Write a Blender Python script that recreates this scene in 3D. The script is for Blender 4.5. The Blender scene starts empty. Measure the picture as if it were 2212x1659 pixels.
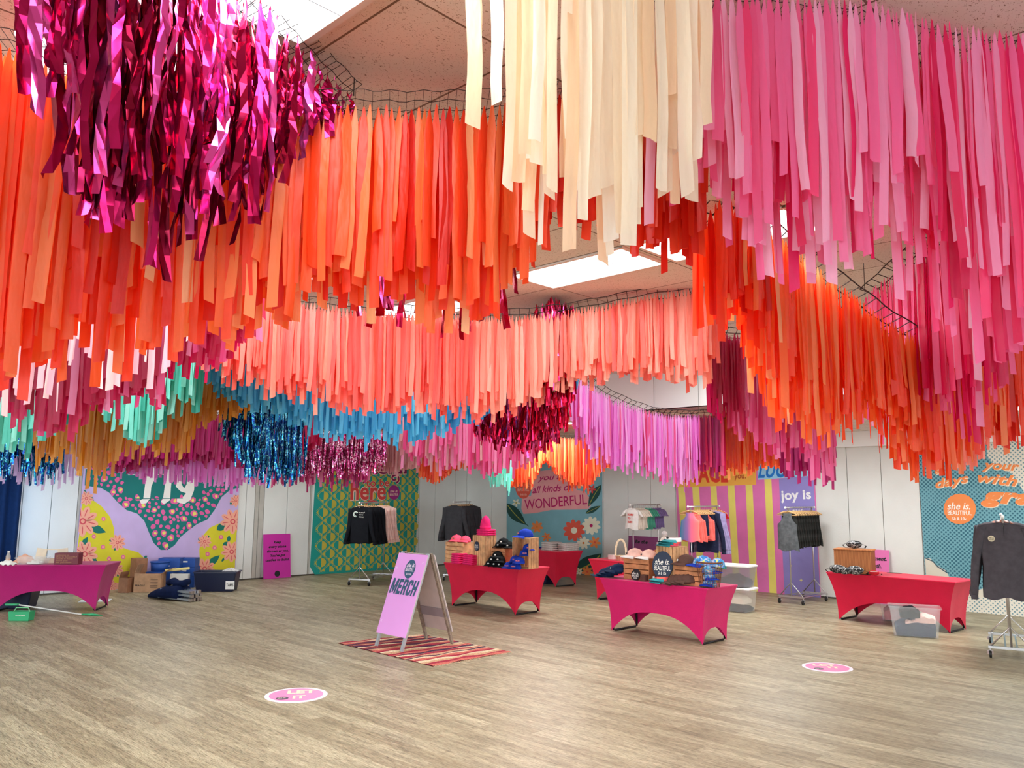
import bpy, math, random
from mathutils import Vector, Matrix
S = bpy.context.scene
R = random.Random(7)
PI = math.pi
# ------------------------------------------------------------------ camera
FPX, PITCH, ROLL, HC = 1766.9, math.radians(7.623), math.radians(.508), 1.976
cp, sp = math.cos(PITCH), math.sin(PITCH)
FW = Vector((0, cp, sp))
_r0, _u0 = Vector((1, 0, 0)), Vector((0, -sp, cp))
RT = math.cos(ROLL)*_r0 + math.sin(ROLL)*_u0
UP = -math.sin(ROLL)*_r0 + math.cos(ROLL)*_u0
CAM = Vector((0, 0, HC))
cd = bpy.data.cameras.new('camera'); co = bpy.data.objects.new('camera', cd)
S.collection.objects.link(co); S.camera = co
cd.sensor_fit = 'HORIZONTAL'; cd.sensor_width = 36; cd.lens = FPX/2212*36
cd.clip_start = .05; cd.clip_end = 200
co.matrix_world = Matrix(((RT.x, UP.x, -FW.x, 0), (RT.y, UP.y, -FW.y, 0), (RT.z, UP.z, -FW.z, HC), (0, 0, 0, 1)))
# ------------------------------------------------------------------ world, exposure
S.view_settings.view_transform = 'Standard'; S.view_settings.look = 'None'
S.view_settings.gamma = 1; S.view_settings.use_curve_mapping = False
S.view_settings.exposure = 0.7
S.cycles.max_bounces = 8; S.cycles.diffuse_bounces = 5; S.cycles.glossy_bounces = 3
S.cycles.transmission_bounces = 6; S.cycles.transparent_max_bounces = 8
S.cycles.caustics_reflective = False; S.cycles.caustics_refractive = False
S.cycles.sample_clamp_indirect = 6
w = bpy.data.worlds.new('world'); S.world = w; w.use_nodes = True
w.node_tree.nodes['Background'].inputs[0].default_value = (.80, .93, 1, 1)
w.node_tree.nodes['Background'].inputs[1].default_value = 4.4
TROFFER_W, TROFFER_LOW_W = 18, 60      # watts of each ceiling troffer
U = Vector((math.cos(math.radians(46.1)), math.sin(math.radians(46.1)), 0))   # along the left wall
W = Vector((U.y, -U.x, 0))                                                    # along the right wall
Z = Vector((0, 0, 1))
RZ = math.radians(-43.9)
UR, WL, UB, WB, ZH, ZL = 16.15, -17.3, 10.05, -12.8, 3.81, 3.22
def ray(x, y): return FW + RT*((x-1106)/FPX) + UP*((829.5-y)/FPX)
def G(x, y, z=0):
    d = ray(x, y); return CAM + d*((z-HC)/d.z)
def at(x, y, d):
    r = ray(x, y); return CAM + r*(d/r.y)
def zat(x, y, P):      # height of what is seen at pixel x, y straight above the ground point P
    r = ray(x, y); return HC + r.z*math.hypot(P[0], P[1])/math.hypot(r.x, r.y)
def rm(w_, u_, z_=0): return W*w_ + U*u_ + Z*z_
# ------------------------------------------------------------------ lights of the room, and troffers added to brighten it
def area(name, loc, rot, sx, sy, e, col=(.93, 1, 1)):
    l = bpy.data.lights.new(name, 'AREA'); l.shape = 'RECTANGLE'; l.size = sx; l.size_y = sy
    l.energy = e; l.color = col
    o = bpy.data.objects.new(name, l); o.location = loc; o.rotation_euler = rot; S.collection.objects.link(o)
    return o
ca = G(651, 104, ZH); cb = G(1351.6, 528.2, ZH); cc2 = G(905, 668, ZH); ce = G(215, 160, ZH)
wu = lambda P: (P.dot(W), P.dot(U))
LIGHTS = []     # centre (w, u, z)
a_ = wu(ca); LIGHTS.append((a_[0]+.62, a_[1]-.31, ZH))
b_ = wu(cb); LIGHTS += [(b_[0]-.64, b_[1]+.31, ZH), (b_[0]+.64, b_[1]+.31, ZH)]
c_ = wu(cc2); LIGHTS.append((c_[0], c_[1], ZH))
e_ = wu(ce); LIGHTS.append((e_[0], e_[1], ZH))
l_ = wu(G(1182, 915, ZL)); LIGHTS.append((l_[0], l_[1], ZL))
l_ = wu(G(742, 934, ZL)); LIGHTS.append((l_[0]-.3, l_[1], ZL))
for (q, v) in ((1.2, -2.5), (4.5, -2.5), (-2.4, -2.5), (3.2, 1.2), (7, 1.2), (7.2, 4.5), (-8.5, 1.0), (-11, 4.0), (3, -6), (-4, -6)):
    LIGHTS.append((q, v, ZH))  # unseen troffers added outside the view for illumination
for (q, v) in ((-3.0, 13.0), (-6.5, 13.0), (1.5, 13), (-15.2, 2.5), (-15.2, 7)):
    LIGHTS.append((q, v, ZL))  # extra low-ceiling troffers added to brighten the far area
for px, py in ((700, 560), (430, 520), (200, 620), (1000, 470), (1420, 725), (1120, 745), (860, 765), (1650, 760), (600, 790)):
    l_ = wu(G(px, py, ZH)); LIGHTS.append((l_[0], min(l_[1], UB-.5), ZH))  # hidden troffers added to light the middle zone and the soffit
for i, (q, v, z) in enumerate(LIGHTS):
    area('troffer_light', rm(q, v, z-.05), (0, 0, RZ), 1.1, .5, TROFFER_W if z == ZH else (TROFFER_LOW_W if q > WB else 20))
# daylight falling in beside the navy curtain on the far left
area('doorway_light', rm(-16.2, 4.4, 1.5), (math.radians(90), 0, RZ+math.radians(60)), .8, 1.8, 9, (.3, .6, 1))
# ------------------------------------------------------------------ helpers
def lin(c):
    if isinstance(c, str): c = tuple(int(c[i:i+2], 16)/255 for i in (0, 2, 4))
    return tuple(x/12.92 if x <= .04045 else ((x+.055)/1.055)**2.4 for x in c[:3]) + (1,)
MATS = {}
def mat(name, col, rough=.6, metal=0, noise=.06, scale=8, bump=0, bscale=40, alpha=1, trans=0, spec=.5, emit=0):
    if name in MATS: return MATS[name]
    m = bpy.data.materials.new(name); m.use_nodes = True; MATS[name] = m
    nt = m.node_tree; N = nt.nodes; L = nt.links; b = N['Principled BSDF']
    b.inputs['Roughness'].default_value = rough; b.inputs['Metallic'].default_value = metal
    b.inputs['Specular IOR Level'].default_value = spec
    c = lin(col); b.inputs['Base Color'].default_value = c
    if noise:
        tc = N.new('ShaderNodeTexCoord'); n = N.new('ShaderNodeTexNoise'); n.inputs['Scale'].default_value = scale
        L.new(tc.outputs['Object'], n.inputs['Vector'])
        r = N.new('ShaderNodeValToRGB'); L.new(n.outputs['Fac'], r.inputs['Fac'])
        r.color_ramp.elements[0].position = .3; r.color_ramp.elements[1].position = .7
        r.color_ramp.elements[0].color = tuple(max(0, x*(1-noise)) for x in c[:3])+(1,)
        r.color_ramp.elements[1].color = tuple(min(1, x*(1+noise)) for x in c[:3])+(1,)
        L.new(r.outputs['Color'], b.inputs['Base Color'])
    if bump:
        tc = N.new('ShaderNodeTexCoord'); n = N.new('ShaderNodeTexNoise'); n.inputs['Scale'].default_value = bscale
        n.inputs['Detail'].default_value = 3
        L.new(tc.outputs['Object'], n.inputs['Vector'])
        bp = N.new('ShaderNodeBump'); bp.inputs['Strength'].default_value = bump; bp.inputs['Distance'].default_value = .02
        L.new(n.outputs['Fac'], bp.inputs['Height']); L.new(bp.outputs['Normal'], b.inputs['Normal'])
    if alpha < 1: b.inputs['Alpha'].default_value = alpha
    if trans: b.inputs['Transmission Weight'].default_value = trans
    if emit:
        b.inputs['Emission Color'].default_value = c; b.inputs['Emission Strength'].default_value = emit
    return m
def film(name, cols, tl=.5, rough=.45, gloss=.03, crinkle=.35):
    """thin plastic streamer film: light passes through it; every strand takes its own tone of the sheet colours"""
    if name in MATS: return MATS[name]
    m = bpy.data.materials.new(name); m.use_nodes = True; MATS[name] = m
    nt = m.node_tree; N = nt.nodes; L = nt.links; N.remove(N['Principled BSDF'])
    g = N.new('ShaderNodeNewGeometry'); oi = N.new('ShaderNodeObjectInfo'); ad = N.new('ShaderNodeMath'); ad.operation = 'ADD'
    fr = N.new('ShaderNodeMath'); fr.operation = 'FRACT'
    L.new(g.outputs['Random Per Island'], ad.inputs[0]); L.new(oi.outputs['Random'], ad.inputs[1]); L.new(ad.outputs[0], fr.inputs[0])
    rp = N.new('ShaderNodeValToRGB'); cr = rp.color_ramp; cr.interpolation = 'CONSTANT' if len(cols) > 2 else 'LINEAR'
    cr.elements[0].color = lin(cols[0]); cr.elements[1].color = lin(cols[-1])
    if len(cols) > 2:
        cr.elements[1].position = (len(cols)-1)/len(cols)
        for i, c in enumerate(cols[1:-1]): cr.elements.new((i+1)/len(cols)).color = lin(c)
    L.new(fr.outputs[0], rp.inputs['Fac'])
    d = N.new('ShaderNodeBsdfDiffuse'); t = N.new('ShaderNodeBsdfTranslucent'); mx = N.new('ShaderNodeMixShader'); mx.inputs[0].default_value = tl
    gl = N.new('ShaderNodeBsdfGlossy'); gl.inputs['Roughness'].default_value = rough; m2 = N.new('ShaderNodeMixShader'); m2.inputs[0].default_value = gloss
    for q in (d, t): L.new(rp.outputs['Color'], q.inputs['Color'])
    L.new(d.outputs[0], mx.inputs[1]); L.new(t.outputs[0], mx.inputs[2]); L.new(mx.outputs[0], m2.inputs[1]); L.new(gl.outputs[0], m2.inputs[2])
    L.new(m2.outputs[0], N['Material Output'].inputs['Surface'])
    if crinkle:
        tc = N.new('ShaderNodeTexCoord'); mp = N.new('ShaderNodeMapping'); mp.inputs['Scale'].default_value = (1, 1, .35)
        n = N.new('ShaderNodeTexNoise'); n.inputs['Scale'].default_value = 26; n.inputs['Detail'].default_value = 2
        L.new(tc.outputs['Object'], mp.inputs[0]); L.new(mp.outputs[0], n.inputs['Vector'])
        bp = N.new('ShaderNodeBump'); bp.inputs['Strength'].default_value = crinkle; bp.inputs['Distance'].default_value = .02
        L.new(n.outputs['Fac'], bp.inputs['Height'])
        for q in (d, t, gl): L.new(bp.outputs['Normal'], q.inputs['Normal'])
    return m
def foil(name, cols, rough=.22, scale=30, bump=.6, spot=False):
    """metallised streamer film"""
    if name in MATS: return MATS[name]
    m = bpy.data.materials.new(name); m.use_nodes = True; MATS[name] = m
    nt = m.node_tree; N = nt.nodes; L = nt.links; b = N['Principled BSDF']
    b.inputs['Metallic'].default_value = .85; b.inputs['Roughness'].default_value = rough
    tc = N.new('ShaderNodeTexCoord'); v = N.new('ShaderNodeTexVoronoi'); v.inputs['Scale'].default_value = scale
    L.new(tc.outputs['Object'], v.inputs['Vector'])
    rp = N.new('ShaderNodeValToRGB'); cr = rp.color_ramp; cr.interpolation = 'CONSTANT'
    cr.elements[0].color = lin(cols[0]); cr.elements[1].color = lin(cols[-1]); cr.elements[1].position = (len(cols)-1)/len(cols)
    for i, c in enumerate(cols[1:-1]): cr.elements.new((i+1)/len(cols)).color = lin(c)
    sx = N.new('ShaderNodeSeparateColor'); L.new(v.outputs['Color'], sx.inputs[0])
    if spot: L.new(sx.outputs[0], rp.inputs['Fac'])
    else:
        g = N.new('ShaderNodeNewGeometry'); oi = N.new('ShaderNodeObjectInfo'); ad = N.new('ShaderNodeMath'); fr = N.new('ShaderNodeMath'); fr.operation = 'FRACT'
        L.new(g.outputs['Random Per Island'], ad.inputs[0]); L.new(oi.outputs['Random'], ad.inputs[1]); L.new(ad.outputs[0], fr.inputs[0]); L.new(fr.outputs[0], rp.inputs['Fac'])
    L.new(rp.outputs['Color'], b.inputs['Base Color'])
    bp = N.new('ShaderNodeBump'); bp.inputs['Strength'].default_value = bump; bp.inputs['Distance'].default_value = .03
    L.new(sx.outputs[1], bp.inputs['Height']) if spot else None
    if not spot:
        n = N.new('ShaderNodeTexNoise'); n.inputs['Scale'].default_value = scale; L.new(tc.outputs['Object'], n.inputs['Vector']); L.new(n.outputs['Fac'], bp.inputs['Height'])
    L.new(bp.outputs['Normal'], b.inputs['Normal'])
    return m
class MB:
    def __init__(s): s.v = []; s.f = []; s.m = []
    def add(s, vs, fs, m=0):
        k = len(s.v); s.v += [tuple(q) for q in vs]; s.f += [tuple(i+k for i in f) for f in fs]; s.m += [m]*len(fs); return s
    def box(s, c, d, rz=0, m=0, rx=0, ry=0):
        M = Matrix.Rotation(rz, 3, 'Z') @ Matrix.Rotation(ry, 3, 'Y') @ Matrix.Rotation(rx, 3, 'X')
        vs = [Vector(c) + M @ Vector((x*d[0]/2, y*d[1]/2, z*d[2]/2)) for x in (-1, 1) for y in (-1, 1) for z in (-1, 1)]
        return s.add(vs, [(0, 1, 3, 2), (4, 6, 7, 5), (0, 4, 5, 1), (2, 3, 7, 6), (0, 2, 6, 4), (1, 5, 7, 3)], m)
    def bar(s, a, b, wd, th, m=0, up=(0, 0, 1)):
        a, b = Vector(a), Vector(b); d = (b-a).normalized(); u = Vector(up)
        x = d.cross(u)
        if x.length < .01: x = d.cross(Vector((1, 0, 0)))
        x.normalize(); y = x.cross(d)
        vs = [p + x*i*wd/2 + y*j*th/2 for p in (a, b) for i, j in ((-1, -1), (1, -1), (1, 1), (-1, 1))]
        return s.add(vs, [(0, 1, 2, 3), (7, 6, 5, 4), (0, 4, 5, 1), (1, 5, 6, 2), (2, 6, 7, 3), (3, 7, 4, 0)], m)
    def tube(s, pts, r, n=8, m=0, cap=True, rs=None):
        pts = [Vector(p) for p in pts]; rings = []; x = None
        for i, p in enumerate(pts):
            d = (pts[min(i+1, len(pts)-1)] - pts[max(i-1, 0)]).normalized()
            if x is None:
                x = d.cross(Z)
                if x.length < .05: x = d.cross(Vector((1, 0, 0)))
            x = (x - d*x.dot(d)).normalized(); y = d.cross(x); rr = rs[i] if rs else r
            rings.append([p + (x*math.cos(2*PI*k/n) + y*math.sin(2*PI*k/n))*rr for k in range(n)])
        return s.loft(rings, cap, m)
    def loft(s, rings, cap=True, m=0, closed=True):
        n = len(rings[0]); vs = [q for r in rings for q in r]; fs = []
        for i in range(len(rings)-1):
            for k in range(n if closed else n-1):
                k2 = (k+1) % n; fs.append((i*n+k, i*n+k2, (i+1)*n+k2, (i+1)*n+k))
        if cap and closed: fs += [tuple(reversed(range(n))), tuple(range((len(rings)-1)*n, len(rings)*n))]
        return s.add(vs, fs, m)
    def lathe(s, prof, c=(0, 0, 0), n=20, m=0, sx=1, sy=1, cap=True):
        return s.loft([[(c[0]+r*sx*math.cos(2*PI*k/n), c[1]+r*sy*math.sin(2*PI*k/n), c[2]+z) for k in range(n)] for r, z in prof], cap, m)
    def grid(s, fn, nu, nv, m=0):
        vs = [fn(i/nu, j/nv) for j in range(nv+1) for i in range(nu+1)]
        return s.add(vs, [(j*(nu+1)+i, j*(nu+1)+i+1, (j+1)*(nu+1)+i+1, (j+1)*(nu+1)+i) for j in range(nv) for i in range(nu)], m)
    def build(s, name, mats, parent=None, smooth=False, world=False, bevel=0, loc=None, rz=0):
        me = bpy.data.meshes.new(name)
        vs = s.v
        if world and parent is not None:
            I = (Matrix.Translation(parent.location) @ parent.rotation_euler.to_matrix().to_4x4()).inverted()
            vs = [tuple(I @ Vector(q)) for q in vs]
        me.from_pydata(vs, [], s.f)
        for q in (mats if isinstance(mats, (list, tuple)) else [mats]): me.materials.append(q)
        me.polygons.foreach_set('material_index', s.m)
        if smooth: me.polygons.foreach_set('use_smooth', [True]*len(s.f))
        me.update()
        o = bpy.data.objects.new(name, me); S.collection.objects.link(o)
        if parent is not None: o.parent = parent
        if loc is not None: o.location = loc
        if rz: o.rotation_euler.z = rz
        if bevel:
            b = o.modifiers.new('bevel', 'BEVEL'); b.width = bevel; b.segments = 2; b.limit_method = 'ANGLE'
        return o
def thing(name, label, cat, loc=(0, 0, 0), rz=0, group=None):
    o = bpy.data.objects.new(name, None); S.collection.objects.link(o); o.location = loc; o.rotation_euler = (0, 0, rz)
    o.empty_display_size = .1
    o['label'] = label; o['category'] = cat
    if group: o['group'] = group
    return o
def tag(o, label, cat, group=None):
    o['label'] = label; o['category'] = cat
    if group: o['group'] = group
    return o
def struct(o): o['kind'] = 'structure'; return o
def dup(root, loc=None, rz=None, label=None, group=None):
    r = root.copy(); S.collection.objects.link(r)
    if loc is not None: r.location = loc
    if rz is not None: r.rotation_euler.z = rz
    if label: r['label'] = label
    if group: r['group'] = group
    for ch in list(root.children):
        c = ch.copy(); S.collection.objects.link(c); c.parent = r
        for g in ch.children:
            d = g.copy(); S.collection.objects.link(d); d.parent = c
    return r
# text as flat glyph meshes
_T = {}
def glyphs(txt, bold=0.0, shear=0.0):
    k = (txt, bold, shear)
    if k in _T: return _T[k]
    c = bpy.data.curves.new('t', 'FONT'); c.body = txt; c.offset = bold; c.shear = shear; c.resolution_u = 3; c.space_character = .95+bold*3
    o = bpy.data.objects.new('t', c); S.collection.objects.link(o)
    bpy.context.view_layer.update()
    me = bpy.data.meshes.new_from_object(o.evaluated_get(bpy.context.evaluated_depsgraph_get()))
    vs = [(q.co.x, q.co.y) for q in me.vertices]; fs = [tuple(p.vertices) for p in me.polygons]
    bpy.data.objects.remove(o); bpy.data.curves.remove(c); bpy.data.meshes.remove(me)
    x0 = min(q[0] for q in vs); x1 = max(q[0] for q in vs)
    vs = [(q[0]-x0, q[1]) for q in vs]
    _T[k] = (vs, fs, x1-x0); return _T[k]
class Plane:
    """a real flat surface in the room; art given in photo pixels lands where it stands on that surface"""
    def __init__(s, O, X, N, lay=.0015):
        s.O, s.X, s.N = Vector(O), Vector(X).normalized(), Vector(N).normalized()
        s.Y = s.N.cross(s.X).normalized(); s.lay = lay; s.mb = MB(); s.clip = None
    def ab(s, x, y):
        r = ray(x, y); t = (s.O-CAM).dot(s.N)/r.dot(s.N); P = CAM + r*t - s.O
        return P.dot(s.X), P.dot(s.Y)
    def pt(s, a, b, l=0): return s.O + s.X*a + s.Y*b + s.N*(l*s.lay)
    def poly(s, pts, m, l=1): s.polyab([s.ab(*q) for q in pts], m, l)
    def polyab(s, pts, m, l=1):
        if s.clip:
            (x0, y0), (x1, y1), (x2, y2), (x3, y3) = s.clip; q = []
            for a, b in pts:
                lo = x0+(x3-x0)*(b-y0)/(y3-y0)+.005; hi = x1+(x2-x1)*(b-y1)/(y2-y1)-.005; q.append((min(max(a, lo), hi), b))
            pts = q
        s.mb.add([s.pt(a, b, l) for a, b in pts], [tuple(range(len(pts)))], m)
    def ell(s, cx, cy, rx, ry, m, l=1, n=20, a0=0, a1=2*PI, rot=0):
        full = abs(a1-a0-2*PI) < .01; k = n if full else n+1; P = []
        for i in range(k):
            t = a0+(a1-a0)*i/n; ex, ey = rx*math.cos(t), ry*math.sin(t)
            P.append((cx+ex*math.cos(rot)-ey*math.sin(rot), cy+ex*math.sin(rot)+ey*math.cos(rot)))
        s.poly(P, m, l)
    def text(s, txt, p0, p1, h, m, l=2, bold=0.0, shear=0.0):
        vs, fs, wd = glyphs(txt, bold, shear)
        a0, b0 = s.ab(*p0); a1, b1 = s.ab(*p1); _, bh = s.ab(p0[0], p0[1]-h)
        s.textab(txt, (a0, b0), (a1, b1), bh-b0, m, l, bold, shear)
    def textab(s, txt, A, B, H, m, l=2, bold=0.0, shear=0.0):
        vs, fs, wd = glyphs(txt, bold, shear)
        dx, dy = B[0]-A[0], B[1]-A[1]; L_ = math.hypot(dx, dy); ux, uy = dx/L_, dy/L_; kx, ky = L_/wd, H/.72
        s.mb.add([s.pt(A[0]+ux*x*kx-uy*y*ky, A[1]+uy*x*kx+ux*y*ky, l) for x, y in vs], fs, m)
    def blob(s, cx, cy, rx, ry, m, l=1, n=11, j=.18, rot=0):
        P = []
        for i in range(n):
            t = 2*PI*i/n; k = 1+R.uniform(-j, j); ex, ey = rx*k*math.cos(t), ry*k*math.sin(t)
            P.append((cx+ex*math.cos(rot)-ey*math.sin(rot), cy+ex*math.sin(rot)+ey*math.cos(rot)))
        s.poly(P, m, l)
    def leaf(s, x0, y0, x1, y1, wd, m, mv, l=1, bend=0):
        dx, dy = x1-x0, y1-y0; L_ = math.hypot(dx, dy); nx, ny = -dy/L_, dx/L_; up, dn, mid = [], [], []
        for i in range(13):
            t = i/12; k = math.sin(PI*t**.85)*wd; c = bend*math.sin(PI*t)
            bx, by = x0+dx*t+nx*c, y0+dy*t+ny*c
            up.append((bx+nx*k, by+ny*k)); dn.append((bx-nx*k, by-ny*k)); mid.append((bx, by))
        s.poly(up+dn[-2:0:-1], m, l)
        e = wd*.07
        s.poly([(a+nx*e, b+ny*e) for a, b in mid[1:-1]]+[(a-nx*e, b-ny*e) for a, b in mid[-2:0:-1]], mv, l+1)
    def flower(s, cx, cy, r, mp, mc, l=3, n=9, asp=1, ml=None, wr=.3):
        for i in range(n):
            t = 2*PI*i/n+.2
            s.ell(cx+.58*r*asp*math.cos(t), cy+.58*r*math.sin(t), r*.46, r*.24, mp, l+(i % 2)*.4, 12, rot=t)
            if ml is not None: s.ell(cx+.6*r*asp*math.cos(t), cy+.6*r*math.sin(t), r*.3, r*.035, ml, l+1, 6, rot=t)
        s.ell(cx, cy, r*wr, r*wr, mc, l+1.6, 14)
    def stroke(s, pts, wd, m, l=3):
        ab = [s.ab(*q) for q in pts]; up, dn = [], []
        for i in range(len(ab)):
            a, b = ab[max(i-1, 0)], ab[min(i+1, len(ab)-1)]; dx, dy = b[0]-a[0], b[1]-a[1]; L_ = math.hypot(dx, dy) or 1
            up.append((ab[i][0]-dy/L_*wd/2, ab[i][1]+dx/L_*wd/2)); dn.append((ab[i][0]+dy/L_*wd/2, ab[i][1]-dx/L_*wd/2))
        k = len(ab); s.mb.add([s.pt(a, b, l) for a, b in up+dn], [(i, i+1, k+i+1, k+i) for i in range(k-1)], m)
def zc(x0, y0, k): return lambda P: [(x0+x*k, y0+y*k) for x, y in P]
# ================================================================== the room
def node_mat(name):
    m = bpy.data.materials.new(name); m.use_nodes = True; MATS[name] = m
    return m, m.node_tree.nodes, m.node_tree.links, m.node_tree.nodes['Principled BSDF']
def floor_mat():
    m, N, L, b = node_mat('wood_plank_vinyl')
    tc = N.new('ShaderNodeTexCoord')
    br = N.new('ShaderNodeTexBrick'); br.inputs['Scale'].default_value = 1; br.inputs['Brick Width'].default_value = 1.2; br.inputs['Row Height'].default_value = .15
    br.inputs['Mortar Size'].default_value = .0012; br.inputs['Color1'].default_value = (0, 0, 0, 1); br.inputs['Color2'].default_value = (1, 1, 1, 1); br.inputs['Mortar'].default_value = (.2, .2, .2, 1)
    br.offset = .37; L.new(tc.outputs['Object'], br.inputs['Vector'])
    def noise(sc, s, det=3, dist=0):
        mp = N.new('ShaderNodeMapping'); mp.inputs['Scale'].default_value = sc
        n = N.new('ShaderNodeTexNoise'); n.inputs['Scale'].default_value = s; n.inputs['Detail'].default_value = det; n.inputs['Distortion'].default_value = dist
        L.new(tc.outputs['Object'], mp.inputs[0]); L.new(mp.outputs[0], n.inputs['Vector']); return n.outputs['Fac']
    def ramp(f, stops):
        r = N.new('ShaderNodeValToRGB'); L.new(f, r.inputs[0]); e = r.color_ramp.elements
        e[0].position, e[0].color = stops[0][0], lin(stops[0][1]); e[1].position, e[1].color = stops[-1][0], lin(stops[-1][1])
        for p, c in stops[1:-1]: e.new(p).color = lin(c)
        return r.outputs[0]
    def mix(a, b_, f, t='MULTIPLY'):
        x = N.new('ShaderNodeMix'); x.data_type = 'RGBA'; x.blend_type = t
        if isinstance(f, float): x.inputs[0].default_value = f
        else: L.new(f, x.inputs[0])
        L.new(a, x.inputs[6]); L.new(b_, x.inputs[7]); return x.outputs[2]
    base = ramp(noise((.6, 6, 1), 3.2, 4, .6), [(.3, 'a3987f'), (.5, 'bcb095'), (.7, 'cfc4a6')])
    tone = ramp(br.outputs['Color'], [(0, 'd8d2ca'), (1, 'ffffff')])
    streak = ramp(noise((1.5, 30, 1), 6, 5, .3), [(.36, '7c7360'), (.47, 'ded9cc'), (.6, 'ffffff')])
    fleck = ramp(noise((2.6, 24, 1), 9, 2, .2), [(.60, 'ffffff'), (.68, '6a5c48')])
    c = mix(mix(mix(base, tone, 1.0), streak, .75), fleck, .8)
    sc = N.new('ShaderNodeMath'); sc.operation = 'SUBTRACT'; sc.inputs[0].default_value = 1; L.new(br.outputs['Fac'], sc.inputs[1])
    L.new(c, b.inputs['Base Color'])
    rr = N.new('ShaderNodeMapRange'); rr.inputs[3].default_value = .34; rr.inputs[4].default_value = .55
    L.new(noise((1, 9, 1), 3), rr.inputs[0]); L.new(rr.outputs[0], b.inputs['Roughness'])
    bp = N.new('ShaderNodeBump'); bp.inputs['Strength'].default_value = .12; bp.inputs['Distance'].default_value = .004
    L.new(noise((1.2, 22, 1), 4), bp.inputs['Height']); L.new(bp.outputs[0], b.inputs['Normal'])
    return m
def tile_mat(offu, offw):
    m, N, L, b = node_mat('ceiling_tile'); b.inputs['Roughness'].default_value = .9
    tc = N.new('ShaderNodeTexCoord'); mp = N.new('ShaderNodeMapping'); mp.inputs['Location'].default_value = (-offw, -offu, 0)
    L.new(tc.outputs['Object'], mp.inputs[0])
    br = N.new('ShaderNodeTexBrick'); br.offset = 0; br.inputs['Scale'].default_value = 1; br.inputs['Brick Width'].default_value = 1.22; br.inputs['Row Height'].default_value = .61
    br.inputs['Mortar Size'].default_value = .006; br.inputs['Mortar Smooth'].default_value = .2
    br.inputs['Color1'].default_value = lin('f0eae4'); br.inputs['Color2'].default_value = lin('eae3dc'); br.inputs['Mortar'].default_value = lin('7d6a5c')
    L.new(mp.outputs[0], br.inputs['Vector'])
    def fis(scale, thr, sc):
        q = N.new('ShaderNodeMapping'); q.inputs['Scale'].default_value = sc; q.inputs['Rotation'].default_value = (0, 0, scale)
        n = N.new('ShaderNodeTexNoise'); n.inputs['Scale'].default_value = scale; n.inputs['Detail'].default_value = 2; n.inputs['Distortion'].default_value = 1.2
        L.new(tc.outputs['Object'], q.inputs[0]); L.new(q.outputs[0], n.inputs['Vector'])
        r = N.new('ShaderNodeMath'); r.operation = 'GREATER_THAN'; r.inputs[1].default_value = thr; L.new(n.outputs['Fac'], r.inputs[0]); return r.outputs[0]
    ad = N.new('ShaderNodeMath'); ad.operation = 'MAXIMUM'; L.new(fis(120, .66, (1, .5, 1)), ad.inputs[0]); L.new(fis(170, .68, (.6, 1, 1)), ad.inputs[1])
    x = N.new('ShaderNodeMix'); x.data_type = 'RGBA'; x.blend_type = 'MIX'; L.new(ad.outputs[0], x.inputs[0]); L.new(br.outputs['Color'], x.inputs[6]); x.inputs[7].default_value = lin('96816f')
    L.new(x.outputs[2], b.inputs['Base Color']); return m
FL = MB(); FL.add([(-19, -14, 0), (20, -14, 0), (20, 16.4, 0), (-19, 16.4, 0), (-19, -14, -.1), (20, -14, -.1), (20, 16.4, -.1), (-19, 16.4, -.1)], [(0, 1, 2, 3), (7, 6, 5, 4), (0, 4, 5, 1), (1, 5, 6, 2), (2, 6, 7, 3), (3, 7, 4, 0)])
struct(FL.build('floor', floor_mat(), rz=RZ))
tm = tile_mat(b_[1], b_[0])
WALLC = mat('painted_panel_wall', 'e2e0db', .75, noise=.03, scale=2, bump=.15, bscale=30)
WHITE = mat('white_soffit_paint', 'f8f8f7', .7, noise=.02, scale=2)
def slab(w0, w1, u0, u1, z0, z1): return MB().box(((w0+w1)/2, (u0+u1)/2, (z0+z1)/2), (w1-w0, u1-u0, z1-z0))
struct(slab(WB, 20, -14, UB, ZH, ZH+.1).build('ceiling', tm, rz=RZ))
struct(slab(-19, 20, UB+.02, 16.4, ZL, ZL+.1).build('ceiling_low_back', tm, rz=RZ))
struct(slab(-19, WB-.02, -14, UB+.02, ZL, ZL+.1).build('ceiling_low_left', tm, rz=RZ))
struct(slab(WB, 20, UB, UB+.12, ZL, ZH+.08).build('trim_1', WHITE, rz=RZ))
struct(slab(WB-.12, WB, -14, UB+.12, ZL, ZH+.08).build('trim_2', WHITE, rz=RZ))
struct(slab(-17.0, 20, UR-.22, UR, 2.93, ZL).build('trim_3', WHITE, rz=RZ))
struct(slab(WL, WL+.22, -14, UR-.2, 2.93, ZL).build('trim_4', WHITE, rz=RZ))
# walls: movable partition panels with narrow grooves
def seam_r(x): a = ray(x, 1120); t = (rm(0, UR)-CAM).dot(U)/a.dot(U); return (CAM+a*t).dot(W)
def seam_l(x): a = ray(x, 1120); t = (rm(WL, 0)-CAM).dot(W)/a.dot(W); return (CAM+a*t).dot(U)
sr = [WL]+[seam_r(x) for x in (1062, 1130, 1200, 1304, 1357, 1406, 1460, 1530, 1600, 1680, 1758, 1834, 1908, 1990, 2080, 2180)]
while sr[-1] < 19: sr.append(sr[-1]+.75)
sl = [seam_l(x) for x in (-700, -500, -330, -200, -90, 45, 108, 165, 176, 260, 350, 440, 530, 549, 558, 569, 619, 668, 672, 740, 800, 850, 905, 939, 983)]+[UR]
dark = mat('panel_groove', '5f574e', .9)
mr = MB(); mr.box(((WL+20)/2, UR+.12, 1.6), (20-WL, .1, 3.3), m=1)
for a, b2 in zip(sr[:-1], sr[1:]): mr.box(((a+b2)/2, UR+.035, 1.5), (b2-a-.012, .07, 2.98))
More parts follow.
